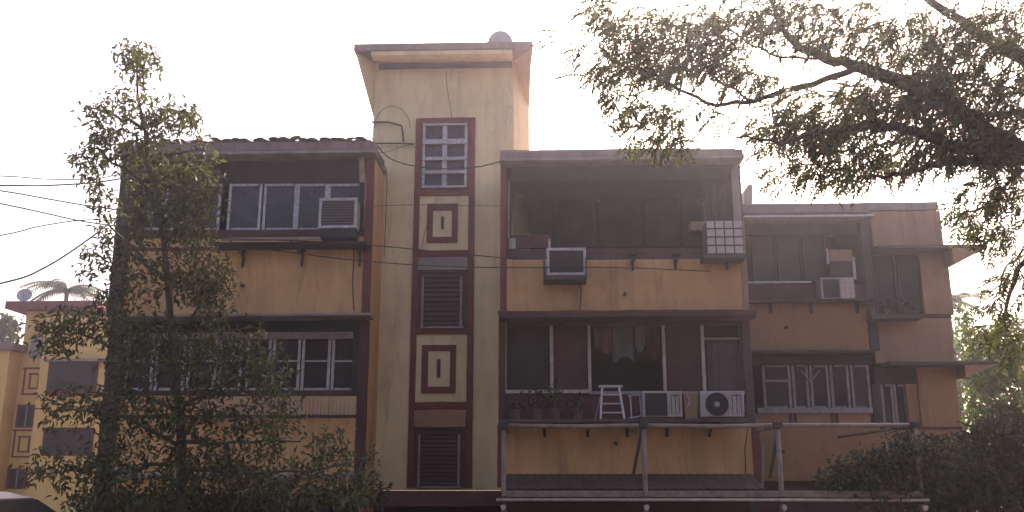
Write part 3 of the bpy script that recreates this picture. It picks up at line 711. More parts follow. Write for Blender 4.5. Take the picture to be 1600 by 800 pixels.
# step ladder and drying frame
a0, a1 = at(937, 654, 17.4), at(951, 604, 17.4); b0, b1 = at(984, 654, 17.4), at(968, 604, 17.4)
t = thing('step_ladder', 'worn aluminium step ladder standing on the shelf among plants', 'ladder', ((a0.x+b0.x)/2, 17.5, zf))
lA = at(934, 640, 17.4); 
zt_ = a1.z
for (xb_, xt_) in ((at(938, 650, 17.4).x, at(941, 604, 17.4).x), (at(975, 650, 17.4).x, at(967, 604, 17.4).x)):
    obj('rail', MB().tube([(xb_, 17.36, zf), (xt_, 17.46, zt_)], 0.021, 6), ALU, t)
for (xb_, xt_) in ((at(930, 650, 17.6).x, at(942, 604, 17.5).x), (at(979, 650, 17.6).x, at(968, 604, 17.5).x)):
    obj('rear_leg', MB().tube([(xb_, 17.72, zf), (xt_, 17.5, zt_)], 0.015, 6), ALU, t)
obj('top_cap', MB().box(at(936, 604, 17.4).x, at(973, 604, 17.4).x, 17.42, 17.56, zt_-0.01, zt_+0.03), ALU, t)
for k in range(3):
    f_ = (k+0.7)/3.6; z = zf+(zt_-zf)*f_; y_ = 17.36+0.1*f_
    obj('step', MB().box(at(939+f_*2, 640, 17.4).x, at(974-f_*6, 640, 17.4).x, y_-0.02, y_+0.05, z-0.012, z+0.012), ALU, t)
t = thing('drying_frame', 'pale tubular frame lying against the wall right of the ladder', 'frame', (at(992, 650, 17.4).x, 17.55, zf))
xa_, xb_ = at(981, 620, 17.5).x, at(1003, 620, 17.5).x
obj('tube', MB().tube([(xa_, 17.5, zat(619, 17.5)), (xb_, 17.7, zat(617, 17.6))], 0.014, 6), ALU, t)
obj('tube', MB().tube([(xa_, 17.48, zf+0.015), (xb_, 17.55, zat(650, 17.5))], 0.016, 6), ALU, t)
xc_ = at(985, 620, 17.5).x
obj('tube', MB().tube([(xc_, 17.52, zat(619, 17.5)), (xc_+0.01, 17.5, zf+0.02)], 0.014, 6), ALU, t)
obj('tube', MB().tube([(xb_-0.02, 17.68, zat(617, 17.6)), (xb_-0.02, 17.55, zf+0.06)], 0.012, 6), ALU, t)
# washing line and clothes in the lower opening
yl = YF+0.55; zl = zat(508, yl)
t = tag(obj('washing_line', MB().tube([(at(922, 508, yl).x, yl, zl), (at(980, 508, yl).x, yl, zl-0.03), (at(1038, 508, yl).x, yl, zl)], 0.006, 4), CABLE, None,
            loc=(at(980, 508, yl).x, yl, zl-0.03)), 'thin washing line stretched across the wide dark lower opening', 'washing line')
def cloth(x0, x1, yb, m, label, skew=0.0):
    X0, X1, Z0, Z1 = rect(x0, 508, x1, yb, yl); c_ = MB(); nx, nz = 12, 8
    Z1 = zl-0.005
    for j in range(nz+1):
        for i in range(nx+1):
            u, v_ = i/nx, j/nz
            c_.v.append((X0+(X1-X0)*u+skew*v_, yl-0.02+0.045*v_*math.sin(u*11+x0)+0.01*math.sin(v_*7), Z1-(Z1-Z0)*v_*(1+0.12*math.sin(u*5+x0))-0.02*math.sin(u*math.pi)))
    for j in range(nz):
        for i in range(nx): c_.f.append((j*(nx+1)+i, j*(nx+1)+i+1, (j+1)*(nx+1)+i+1, (j+1)*(nx+1)+i))
    o = obj('hanging_cloth', c_, m, None, loc=((X0+X1)/2, yl, Z0), smooth=True)
    o.modifiers.new('thickness', 'SOLIDIFY').thickness = 0.004
    tag(o, label, 'laundry', 'clothes hung in the lower opening')
cloth(928, 955, 548, CLOTH[0], 'pinkish cloth hanging at the left of the washing line')
cloth(957, 990, 562, CLOTH[1], 'long grey green cloth hanging lowest in the middle of the line')
cloth(992, 1008, 545, CLOTH[3], 'narrow light grey cloth hanging right of the middle on the line')
cloth(1010, 1030, 556, CLOTH[2], 'faded red cloth hanging at the right end of the line')

for (px, py, Y) in ((380, 446, YF), (976, 459, YF), (962, 692, YF), (1228, 511, YW), (1222, 705, YW)):
    a = at(px, py, Y)
    part('drain_spout', MB().tube([(a.x, Y+0.05, a.z), (a.x, Y-0.10, a.z-0.02)], 0.035, 8), IRON, 0)
def hose(pp, label, r=0.012):
    ps = [at(x, y, Y) for x, y, Y in pp]; full = []
    for a, b in zip(ps[:-1], ps[1:]): full += [a.lerp(b, k/4)+Vector((0, 0, -0.03*math.sin(math.pi*k/4))) for k in range(4)]
    full.append(ps[-1]); o = obj('drain_hose', MB().tube(full, r, 6), WHITE if r > 0.013 else CABLE, None, loc=tuple(full[0])); tag(o, label, 'hose')
hose([(1160, 640, 17.45), (1166, 648, 17.35), (1168, 668, 17.3), (1164, 700, 17.9), (1165, 740, 17.95)], 'thin hose dropping from the round fan unit down the lower right wall')
hose([(548, 360, 17.9), (553, 395, 17.93), (551, 440, 17.95), (553, 486, 17.95)], 'thin hose running down from the upper left air conditioner')
hose([(905, 434, 17.8), (908, 452, 17.95), (906, 484, 17.95)], 'short hose below the dark air conditioner on the right spandrel')

# ------------------------------------------------------------------ leaf geometry
def leaf_unit(L, W, fold=0.25, droop=0.2):
    """single leaf along +X: 4 verts, 2 faces folded at the midrib"""
    v = np.array([(0, 0, 0), (L*0.45, W/2, W*fold), (L, 0, -L*droop), (L*0.45, -W/2, W*fold)])
    return v, [(0, 1, 2), (0, 2, 3)]
def compound_unit(L, n, l, w_):
    V, F = [], []
    for k in range(n):
        f_ = (k+0.6)/n; x = L*f_; z = -0.35*L*f_**2
        for s in (1, -1):
            a = math.radians(48+10*math.sin(k*1.7)); c_, s_ = math.cos(a), math.sin(a)*s
            lv, lf = leaf_unit(l*(1-0.35*abs(f_-0.45)), w_, 0.2, 0.3)
            o = len(V)
            for p_ in lv: V.append((x+p_[0]*c_-p_[1]*s_, p_[0]*s_+p_[1]*c_, z+p_[2]))
            F += [tuple(i+o for i in q_) for q_ in lf]
    o = len(V); V += [(0, -0.004, 0), (L, 0, -0.35*L), (0, 0.004, 0)]; F.append((o, o+1, o+2))
    return np.array(V), F
def rots(n, base=None, spread=1.0, droop=0.0):
    """n random orthonormal frames; X axis = leaf direction"""
    d = rng.normal(size=(n, 3))*spread
    if base is not None: d += base
    d[:, 2] -= droop
    d /= np.linalg.norm(d, axis=1)[:, None]+1e-9
    up = np.tile([0, 0, 1.0], (n, 1)) + rng.normal(size=(n, 3))*0.45
    y = np.cross(up, d); y /= np.linalg.norm(y, axis=1)[:, None]+1e-9
    z = np.cross(d, y)
    return np.stack([d, y, z], axis=2)
def leaf_mesh(name, unit, pos, R, sc, m, parent, single=300, stuff_name='foliage', part_name='leaf'):
    """the first `single` leaves as parts that share one mesh, all others joined into one mesh"""
    uv, uf = unit; n = len(pos)
    cand = np.arange(min(n, 1600))
    pick = set(rng.permutation(cand)[:single].tolist()) if single else set()
    me = bpy.data.meshes.new(part_name); me.from_pydata([tuple(p_) for p_ in uv], [], uf); me.materials.append(m)
    base = np.array(parent.location)
    for i in pick:
        o = bpy.data.objects.new(part_name, me); C.objects.link(o); o.parent = parent
        M = Matrix.Identity(4)
        for a in range(3):
            for b_ in range(3): M[a][b_] = R[i, a, b_]*sc[i]
            M[a][3] = pos[i, a]-base[a]
        o.matrix_local = M
    rest = np.array([i for i in range(n) if i not in pick])
    P_ = pos[rest]; RR = R[rest]; ss = sc[rest]
    allv = np.einsum('nab,vb->nva', RR, uv)*ss[:, None, None] + P_[:, None, :] - base
    nv = len(uv)
    faces = np.concatenate([np.array(uf)[None] + (np.arange(len(rest))*nv)[:, None, None]]).reshape(-1, 3)
    me2 = bpy.data.meshes.new(stuff_name)
    me2.vertices.add(allv.size//3); me2.vertices.foreach_set('co', allv.reshape(-1).astype(np.float32))
    nf = len(faces); me2.loops.add(nf*3); me2.polygons.add(nf)
    me2.loops.foreach_set('vertex_index', faces.reshape(-1).astype(np.int32))
    me2.polygons.foreach_set('loop_start', (np.arange(nf)*3).astype(np.int32))
    me2.polygons.foreach_set('loop_total', np.full(nf, 3, np.int32))
    me2.update(calc_edges=True); me2.validate(); me2.materials.append(m)
    o = bpy.data.objects.new(stuff_name, me2); C.objects.link(o); o.parent = parent
    if single: o['kind'] = 'stuff'
    return o
def wobble(a, b, n=5, amp=0.05, sag=0.0):
    a, b = Vector(a), Vector(b); r = []
    for k in range(n+1):
        f_ = k/n; p_ = a.lerp(b, f_)
        e = 4*f_*(1-f_)
        r.append(p_ + Vector((random.gauss(0, amp), random.gauss(0, amp), random.gauss(0, amp)-sag))*e)
    return r
def fill(ell, Yc, Yd, tuft=1, spread=0.0):
    """points inside ellipsoids given in pixels (cx, cy, rx, ry, n) round the depth Yc"""
    out_ = []
    for e in ell:
        cx, cy, rx, ry, n = e[:5]; yc = e[5] if len(e) > 5 else Yc
        n = int(n/tuft); k = 0
        while k < n:
            u = rng.normal(size=3)*0.62
            if np.dot(u, u) > 1.0: continue
            p_ = at(cx+u[0]*rx, cy+u[1]*ry, yc+u[2]*Yd)
            for _ in range(tuft): out_.append((p_.x+rng.normal()*spread, p_.y+rng.normal()*spread, p_.z+rng.normal()*spread))
            k += 1
    return np.array(out_)

# ------------------------------------------------------------------ slender tree before the left block
YL = 13.0
ft = at(283, 790, YL)
TL = thing('street_tree', 'slender leafy tree with a thin trunk in front of the left block', 'tree', (ft.x, YL, 0))
trunk_px = [(283, 800), (284, 700), (281, 640), (272, 585), (268, 520), (262, 440), (256, 380), (245, 310), (232, 250), (226, 200), (215, 150), (214, 110), (218, 85)]
pts = [Vector((ft.x, YL, -0.05))] + [at(x, y, YL+0.05*math.sin(i*1.3)) for i, (x, y) in enumerate(trunk_px)]
rad = [0.085]+[0.075-0.0055*i for i in range(len(trunk_px))]
obj('trunk', MB().tube(pts, [max(r_, 0.009) for r_ in rad], 8), BARK, TL, smooth=True)
limbs = [((272, 590), (225, 560), (120, 520), (75, 520)), ((268, 520), (310, 480), (345, 430)), ((262, 440), (200, 380), (150, 330)), ((256, 380), (310, 330), (350, 290)),
         ((245, 310), (190, 260), (140, 230)), ((226, 200), (180, 180), (140, 170)), ((226, 200), (265, 170), (300, 180)), ((281, 640), (350, 600), (430, 570)),
         ((284, 700), (200, 650), (90, 640)), ((283, 690), (370, 690), (470, 690)), ((281, 640), (230, 620), (150, 600)), ((232, 250), (280, 240), (320, 235)),
         ((284, 720), (180, 740), (70, 740)), ((284, 730), (400, 740), (560, 720))]
for i, L_ in enumerate(limbs):
    dy = random.uniform(-0.6, 0.6)
    ps = [at(x, y, YL+dy*k/max(1, len(L_)-1)) for k, (x, y) in enumerate(L_)]
    full = []
    for a, b in zip(ps[:-1], ps[1:]): full += wobble(a, b, 4, 0.03)[:-1]
    full.append(ps[-1]); n_ = len(full)
    obj('limb', MB().tube(full, [0.032*(1-0.75*k/n_) for k in range(n_)], 5), BARK, TL, smooth=True)
ell = [(215, 95, 38, 30, 150), (222, 92, 18, 26, 60), (165, 185, 42, 45, 210), (265, 180, 50, 34, 240), (205, 160, 40, 40, 120), (300, 195, 22, 22, 60), (225, 205, 45, 30, 120),
       (140, 255, 30, 40, 130), (175, 235, 40, 35, 180), (240, 260, 60, 50, 330), (310, 280, 45, 60, 320), (250, 330, 70, 60, 420), (155, 310, 22, 45, 90), (165, 370, 22, 40, 80),
       (150, 410, 30, 35, 80), (300, 350, 45, 50, 260), (230, 420, 60, 60, 330), (310, 430, 55, 50, 360), (330, 470, 40, 50, 260), (175, 470, 40, 50, 160),
       (100, 520, 50, 40, 210), (140, 500, 40, 30, 120), (70, 530, 35, 25, 70), (220, 540, 80, 60, 480), (320, 560, 70, 60, 440), (390, 560, 50, 60, 300), (430, 590, 35, 40, 130),
       (200, 640, 90, 60, 520), (320, 650, 90, 60, 480), (420, 660, 60, 55, 260), (100, 640, 50, 40, 150), (80, 730, 50, 35, 130), (170, 730, 70, 45, 380), (290, 740, 90, 50, 520),
       (400, 735, 80, 45, 330), (500, 710, 60, 45, 190), (560, 730, 35, 40, 110), (450, 770, 90, 25, 230), (540, 775, 50, 25, 120), (200, 785, 120, 25, 350)]
ell = [(*e[:4], e[4]*(2.0 if e[1] < 100 else 1.5 if e[1] < 480 else 1.45)) for e in ell]
pos = fill(ell, YL, 0.9, 5, 0.06)
R_ = rots(len(pos), np.array([0, -0.1, 0]), 1.0, 0.35); sc = rng.uniform(0.7, 1.25, len(pos))
leaf_mesh('leaf', leaf_unit(0.118, 0.042), pos, R_, sc, LFROW, TL, 300)

# ------------------------------------------------------------------ big spreading tree at the right
YB = 10.0
root = at(1790, 400, YB)
TB = thing('spreading_tree', 'huge spreading tree reaching in from the right with drooping leaves against the sky', 'tree', (root.x, YB, 0))
fork = at(1740, 250, YB)
obj('trunk', MB().tube([(root.x, YB, -0.1), (root.x+0.05, YB, 1.2), (root.x-0.02, YB, 2.6), fork, at(1715, 120, YB+0.3)], [0.42, 0.34, 0.30, 0.27, 0.2], 12), BARK2, TB, smooth=True)
def bough(px, r0, r1, dy=0.0, y0=YB):
    ps = [at(x, y, y0+dy*k/max(1, len(px)-1)) for k, (x, y) in enumerate(px)]; full = []
    for a, b in zip(ps[:-1], ps[1:]): full += wobble(a, b, 4, 0.018)[:-1]
    full.append(ps[-1]); n_ = len(full)
    obj('bough', MB().tube(full, [0.58*(r0+(r1-r0)*k/(n_-1)) for k in range(n_)], 7), BARK2, TB, smooth=True)
bough([(1740, 250), (1600, 240), (1500, 175), (1420, 130), (1345, 105), (1290, 92), (1245, 72), (1215, 30), (1190, -40)], 0.22, 0.03, 0.4)
bough([(1345, 105), (1300, 120), (1240, 138), (1180, 158), (1120, 165), (1060, 140), (1010, 110), (950, 95)], 0.075, 0.012, -0.3)
bough([(1740, 260), (1600, 248), (1500, 232), (1430, 205), (1370, 195), (1300, 205), (1220, 225), (1150, 215)], 0.17, 0.015, -0.8)
bough([(1740, 255), (1620, 252), (1520, 252), (1450, 258), (1410, 272), (1360, 275), (1320, 285)], 0.13, 0.012, -0.4)
bough([(1730, 180), (1640, 120), (1560, 70), (1480, 20), (1400, -40), (1280, -120)], 0.17, 0.04, 1.0)
bough([(1180, 158), (1120, 125), (1095, 100), (1050, 60), (980, 20)], 0.03, 0.01, 0.4)
bough([(1120, 165), (1105, 190), (1085, 215), (1060, 228)], 0.018, 0.007, -0.2)
bough([(1740, 300), (1640, 350), (1590, 420), (1570, 500), (1540, 545)], 0.09, 0.012, 1.0)
bough([(1640, 240), (1580, 280), (1550, 320), (1500, 335), (1480, 330)], 0.05, 0.01, -0.3)
bough([(1290, 92), (1220, 90), (1160, 60), (1100, 20), (1060, -40)], 0.03, 0.012, 0.3)
bough([(1720, 100), (1500, -150), (1100, -260), (700, -320)], 0.2, 0.03, -4.0)
bough([(1720, 100), (1650, -250), (1400, -500)], 0.2, 0.04, -5.0)
ell = [(905, 62, 38, 34, 22), (950, 20, 45, 36, 60), (985, 90, 60, 42, 90), (1000, 40, 60, 40, 90), (945, 105, 45, 30, 36), (970, 140, 40, 28, 32), (1040, 100, 50, 55, 100), (1075, 45, 60, 50, 120), (1095, 95, 40, 45, 70),
       (1000, 175, 50, 26, 42), (1055, 180, 45, 34, 52), (1020, 215, 55, 18, 30), (1065, 225, 40, 14, 20), (1130, 30, 60, 36, 90), (1140, 90, 55, 40, 80), (1180, 130, 60, 34, 70), (1130, 185, 45, 18, 14),
       (1200, 40, 60, 45, 100), (1190, 195, 40, 26, 22), (1250, 20, 70, 36, 100), (1255, 165, 55, 40, 85), (1230, 215, 55, 32, 60), (1290, 195, 60, 45, 110), (1280, 60, 55, 30, 60), (1260, 255, 55, 34, 60), (1210, 275, 30, 16, 14),
       (1310, 270, 40, 34, 46), (1330, 40, 60, 50, 100), (1360, 150, 60, 45, 140), (1330, 210, 55, 36, 100), (1370, 250, 50, 32, 70), (1400, 60, 70, 60, 170), (1430, 170, 70, 60, 220), (1420, 230, 60, 40, 110),
       (1480, 70, 80, 70, 260), (1500, 190, 70, 60, 240), (1490, 130, 70, 60, 200), (1570, 60, 80, 70, 220), (1570, 170, 60, 70, 200), (1560, 240, 60, 40, 150), (1470, 245, 45, 24, 60),
       (1540, 310, 45, 40, 130), (1580, 300, 40, 60, 150), (1520, 335, 40, 26, 60), (1560, 370, 42, 34, 100), (1590, 420, 28, 50, 90), (1565, 470, 34, 40, 70), (1545, 520, 40, 26, 60), (1590, 530, 40, 40, 110),
       (1650, 100, 120, 160, 260), (1650, 330, 80, 120, 180), (1200, -60, 200, 60, 260), (1450, -80, 220, 80, 380), (1000, -60, 120, 50, 110), (1650, -150, 250, 120, 300),
       (1400, -300, 350, 130, 420, 8.0), (1000, -320, 320, 120, 260, 7.0), (700, -420, 250, 120, 160, 6.0)]
ell = [(*e[:4], e[4]*(0.30 if e[0] > 1500 and e[1] > 280 else 0.62 if e[0] > 1380 and e[1] > -120 else 0.78 if e[1] > -120 else 1.0), *e[5:]) for e in ell]
pos = fill(ell, YB, 1.1, 1)
over = []                                                        # unseen crown added overhead and behind the camera to shade the facade
for cx_, cy_, cz_, rx_, ry_, rz_, k_ in ((4, 3.5, 7.6, 5, 3, 1.0, 1500), (-3, 3, 8.2, 5, 3, 1.0, 1400), (9, 1, 7.6, 5, 5, 1.4, 1500), (1, -2, 7.8, 6, 4, 1.3, 1600), (-8, 0, 8.3, 5, 4, 1.2, 1400), (5, -6, 7.2, 6, 3, 2.2, 1800), (-5, -6, 7.6, 6, 3, 2.2, 1800), (12, -5, 5.5, 6, 5, 3.5, 2200), (-11, -5, 6.0, 5, 5, 3.2, 2000), (0, -8, 5.4, 9, 3, 3.2, 2600), (-6, 1, 7.6, 6, 4, 1.2, 1500), (6, 4, 7.4, 6, 3, 1.0, 1300)):
    k_ = int(k_*0.2); u = rng.normal(size=(k_, 3))*0.5; over.append(np.array([cx_, cy_, cz_])+u*np.array([rx_, ry_, rz_]))
over = np.concatenate(over); over = over[(over[:, 2] > 2.2+np.maximum(over[:, 1], 0)*0.62)]
pos = np.concatenate([pos, over])
n_ = len(pos)
R_ = rots(n_, np.array([-0.75, -0.1, -0.35]), 0.55, 0.25); sc = rng.uniform(0.75, 1.3, n_); sc[-len(over):] *= 2.6
leaf_mesh('leaf', compound_unit(0.22, 7, 0.078, 0.022), pos, R_, sc, LFBIG, TB, 300)
# hanging twigs
tw = MB()
for i in range(260):
    p_ = Vector(pos[rng.integers(n_)]); d_ = Vector((random.uniform(0.2, 0.7), random.uniform(-.2, .2), random.uniform(0.0, 0.4)))
    tw.tube([p_, p_+d_*0.5+Vector((0, 0, 0.04)), p_+d_], [0.005, 0.008, 0.011], 4, False)
o = obj('twigs', tw, BARK2, TB); o['kind'] = 'stuff'

# ------------------------------------------------------------------ shrubs, background trees, palms
def bush(name, label, cat, ell, Y, Yd, unit, m, footpx, group=None, limbs=5, tuft=4, spread=0.05, droop=0.2, single=0, bark=BARK):
    f0 = at(footpx, 760, Y); t = thing(name, label, cat, (f0.x, Y, 0), group)
    pos = fill(ell, Y, Yd, tuft, spread)
    pos[:, 2] = np.maximum(pos[:, 2], 0.06)
    s = MB()
    s.tube([(f0.x, Y, -0.05), (f0.x+0.03, Y, 0.5), (f0.x, Y, 1.0)], [0.07, 0.055, 0.045], 7)
    for e in ell[:limbs]:
        c_ = at(e[0], e[1], Y); s.tube(wobble((f0.x, Y, 0.6), c_, 4, 0.04), [0.035, 0.028, 0.02, 0.014, 0.008], 5)
    obj('stem', s, bark, t)
    R_ = rots(len(pos), None, 1.0, droop); sc = rng.uniform(0.7, 1.3, len(pos))
    leaf_mesh('leaf', unit, pos, R_, sc, m, t, single, 'foliage')
    return t
U1 = leaf_unit(0.13, 0.055); U2 = leaf_unit(0.10, 0.05); U3 = leaf_unit(0.2, 0.09)
bush('shrub', 'wide dark shrub at the right behind the end of the pipe frame', 'shrub', [(1360, 735, 60, 36, 900), (1310, 748, 40, 26, 380), (1420, 705, 55, 40, 900), (1475, 725, 60, 50, 1200), (1400, 765, 90, 36, 1000)], 16.4, 0.6, U2, LFSHR, 1390)
bush('shrub', 'tall dark shrub in the lower right corner of the view', 'shrub', [(1550, 725, 65, 60, 1900), (1590, 670, 50, 50, 1200), (1500, 765, 70, 45, 1500), (1580, 790, 70, 40, 1300), (1535, 690, 40, 40, 600), (1610, 740, 70, 80, 1600), (1465, 780, 50, 30, 700)], 17.3, 0.6, U1, LFSHR, 1560)
bush('garden_tree', 'sunlit bright green tree behind the right end of the building', 'tree', [(1550, 570, 50, 50, 900), (1600, 600, 50, 70, 800), (1530, 610, 35, 50, 500), (1580, 530, 50, 40, 500), (1510, 520, 22, 50, 260), (1640, 560, 70, 80, 700), (1550, 660, 60, 50, 600)], 27.0, 1.6, U3, LFSUN, 1570)
bush('shrub', 'low dark shrub under the slender tree by the left wall', 'shrub', [(260, 790, 90, 26, 700), (380, 785, 80, 26, 600), (160, 790, 60, 24, 360)], 14.6, 0.6, U2, LFSHR, 270)
bush('shrub', 'small shrub beside the foot of the stair tower', 'shrub', [(545, 780, 40, 28, 320), (590, 770, 22, 24, 120), (490, 785, 60, 24, 380)], 16.0, 0.5, U2, LFSHR, 545)
bush('background_tree', 'dull green tree beyond the far yellow building at the left edge', 'tree', [(5, 515, 30, 25, 260), (-40, 530, 60, 60, 500)], 58.0, 2.5, leaf_unit(0.5, 0.25), LFROW, -10)
bush('background_tree', 'hazy trees far behind the right end of the building', 'tree', [(1505, 560, 30, 60, 260), (1560, 600, 70, 80, 600), (1660, 560, 100, 120, 700)], 50.0, 2.5, leaf_unit(0.45, 0.22), LFSUN, 1580)

def palm(label, px, py, Y, scale, nf=16):
    c_ = at(px, py, Y); t = thing('palm_tree', label, 'palm', (c_.x, Y, 0))
    obj('trunk', MB().tube([(c_.x, Y, -0.1), (c_.x+0.1, Y, c_.z*0.5), (c_.x, Y, c_.z)], [0.2, 0.16, 0.13], 9), BARK, t, smooth=True)
    for k in range(nf):
        a = 2*math.pi*k/nf+random.uniform(-.2, .2); el = random.uniform(-0.1, 0.9); L = scale*random.uniform(0.8, 1.1)
        d = Vector((math.cos(a), math.sin(a), 0)); f_ = MB(); spine = []
        for i in range(11):
            s = i/10; spine.append(c_ + d*(L*s*math.cos(el*(1-s))) + Vector((0, 0, L*(math.sin(el)*s-0.75*s*s))))
        f_.tube(spine, [0.03*(1-0.8*i/10) for i in range(11)], 4)
        side = d.cross(Vector((0, 0, 1)))
        for i in range(1, 11):
            for s_ in (1, -1):
                for q_ in (0, 0.5):
                    b = spine[i-1].lerp(spine[i], q_); ll = L*0.30*math.sin(math.pi*(0.12+0.8*i/11))
                    tip = b + side*s_*ll*0.75 + Vector((0, 0, -ll*0.55)) + d*ll*0.4
                    f_.add([b, b+d*0.13, tip], [(0, 1, 2)])
        obj('frond', f_, LFPALM, t)
palm('small palm rising behind the right end of the building', 1478, 470, 40.0, 1.6)
palm('palm crown behind the far yellow building at the left', 105, 452, 60.0, 3.0, 22)

# ------------------------------------------------------------------ far yellow building at the left
YD = 44.0
FB = thing('yellow_building', 'distant yellow apartment building with maroon trim seen past the left tree', 'apartment building', (at(60, 780, YD).x, YD, 0))
def FP(name, x0, y0, x1, y1, Y, d, m): return obj(name, MB().pbox(x0, y0, x1, y1, Y, d), m, FB, bevel=0.01)
fx0, fx1 = at(33, 560, YD).x, at(150, 560, YD).x
obj('tower_wall', MB().box(fx0, at(85, 560, YD).x, YD, YD+5, 0, zat(481, YD, 60)), YFAR, FB)
obj('roof_slab', MB().box(at(8, 474, YD-0.8).x, at(150, 474, YD-0.8).x, YD-0.8, YD+6, zat(482, YD-0.8, 60), zat(470, YD-0.8, 60)), MAR, FB, bevel=0.02)
obj('block_wall', MB().box(at(85, 560, YD).x+0.01, at(260, 560, YD).x, YD-1.2, YD+6, 0, zat(500, YD, 100)), YFAR, FB)
obj('side_block', MB().box(at(-160, 560, YD).x, fx0-0.01, YD-1.0, YD+6, 0, zat(545, YD, 10)), YFAR, FB)
obj('side_block_roof', MB().box(at(-160, 540, YD-1.3).x, at(20, 540, YD-1.3).x, YD-1.3, YD+6, zat(546, YD-1.3, 10), zat(535, YD-1.3, 10)), PINK, FB)
FP('ventilator', 47, 523, 72, 560, YD-0.02, 0.1, GREYF)
for (x0, y0, x1, y1, a0, b0, a1, b1) in ((36, 574, 68, 617, 45, 583, 61, 608), (20, 671, 56, 715, 28, 681, 46, 707)):
    r = MB()
    for (p0, q0, p1, q1) in ((x0, y0, x0+2.5, y1), (x1-2.5, y0, x1, y1), (x0, y0, x1, y0+2.5), (x0, y1-2.5, x1, y1), (a0, b0, a0+2.5, b1), (a1-2.5, b0, a1, b1), (a0, b0, a1, b0+2.5), (a0, b1-2.5, a1, b1)):
        r.pbox(p0, q0, p1, q1, YD-0.03+random.uniform(-.004, .004), 0.06)
    obj('ornament_frame', r, MAR, FB)
for (x0, y0, x1, y1) in ((25, 632, 56, 668), (10, 732, 42, 764)):
    w_ = FP('window', x0, y0, x1, y1, YD-0.05, 0.06, MAR)
    obj('pane', MB().pbox(x0+4, y0+2, x1-6, y1-2, YD-0.06, 0.02), GLASS2, w_)
    obj('jamb', MB().pbox((x0+x1)/2-1, y0+2, (x0+x1)/2+1, y1-2, YD-0.075, 0.012), GREYF, w_)
w_ = FP('window', 74, 565, 152, 612, YD-1.25, 0.06, MARD)
obj('pane', MB().pbox(78, 568, 148, 608, YD-1.27, 0.02), GLASS2, w_)
FP('sill_band', 70, 612, 160, 618, YD-1.4, 0.2, MAR)
FP('sunshade', 68, 560, 165, 564, YD-1.7, 0.5, CONC)
w_ = FP('window', 66, 668, 145, 712, YD-1.25, 0.06, MARD)
obj('pane', MB().pbox(70, 671, 141, 708, YD-1.27, 0.02), GLASS2, w_)
p = at(38, 470, YD)
dish((p.x, YD, zat(470, YD-0.8, 60)), 'small dish on the roof of the distant yellow building', 0.36, math.radians(72), math.radians(15), DISH)

# ------------------------------------------------------------------ pipe frame before the right block
YP = 16.2
def Xp(px, py=720): return at(px, py, YP).x
zt1, zb1, zb2 = at(1000, 664.5, YP).z, at(1000, 772, YP).z, at(1000, 781, YP).z
PF = thing('pipe_frame', 'long welded steel pipe frame standing in front of the lower right wall', 'pipe frame', (Xp(1100), YP, 0))
xe0, xe1 = Xp(785), Xp(1437)
obj('top_rail', MB().tube([(xe0-0.05, YP, zt1), (Xp(900), YP, zt1-0.02), (Xp(1007), YP, zt1-0.004), (Xp(1120), YP, zt1-0.022), (Xp(1218), YP, zt1-0.006), (xe1+0.02, YP, zt1-0.01)], 0.04, 10), STEEL, PF, smooth=True)
obj('lower_rail', MB().box(xe0, xe1, YP-0.02, YP+0.03, zb1-0.055, zb1+0.055), STEEL, PF, bevel=0.01)
obj('bottom_rail', MB().tube([(xe0-0.1, YP-0.09, zb2), (xe1+0.06, YP-0.09, zb2)], 0.024, 8), CREAM, PF, smooth=True)
for px in (787, 1007, 1218, 1434):
    x = Xp(px)
    ps = obj('post', MB().tube([(x, YP, 0.0), (x, YP, zt1+0.03)], 0.042, 10), STEEL, PF, smooth=True)
    for z in (zt1, zb2):
        obj('clamp', MB().box(x-0.075, x+0.075, YP-0.085, YP+0.06, z-0.06, z+0.06), IRON, ps, bevel=0.02)
    obj('bolt', MB().tube([(x, YP-0.14, zb2-0.12), (x, YP-0.05, zb2-0.12)], 0.045, 8), ALU, ps)
for (x0, y0, x1, y1, m, r_) in ((1003, 672, 988, 750, IRON, 0.03), (1216, 672, 1203, 748, IRON, 0.03), (1386, 690, 1400, 778, CREAM, 0.028), (1192, 665, 1192, 762, STEEL, 0.022), (1218, 560, 1218, 562, STEEL, 0.01)):
    if r_ < 0.02: continue
    obj('brace', MB().tube([at(x0, y0, YP+0.12), at(x1, y1, YP+0.12)], r_, 7), m, PF)
for px in (787, 1007, 1218, 1434):
    x = Xp(px); obj('cross_pipe', MB().tube([(x, YP+0.05, zt1-0.02), (x, YF-0.03 if px < 1200 else YW-0.03, zt1-0.02)], 0.03, 7), STEEL, PF)

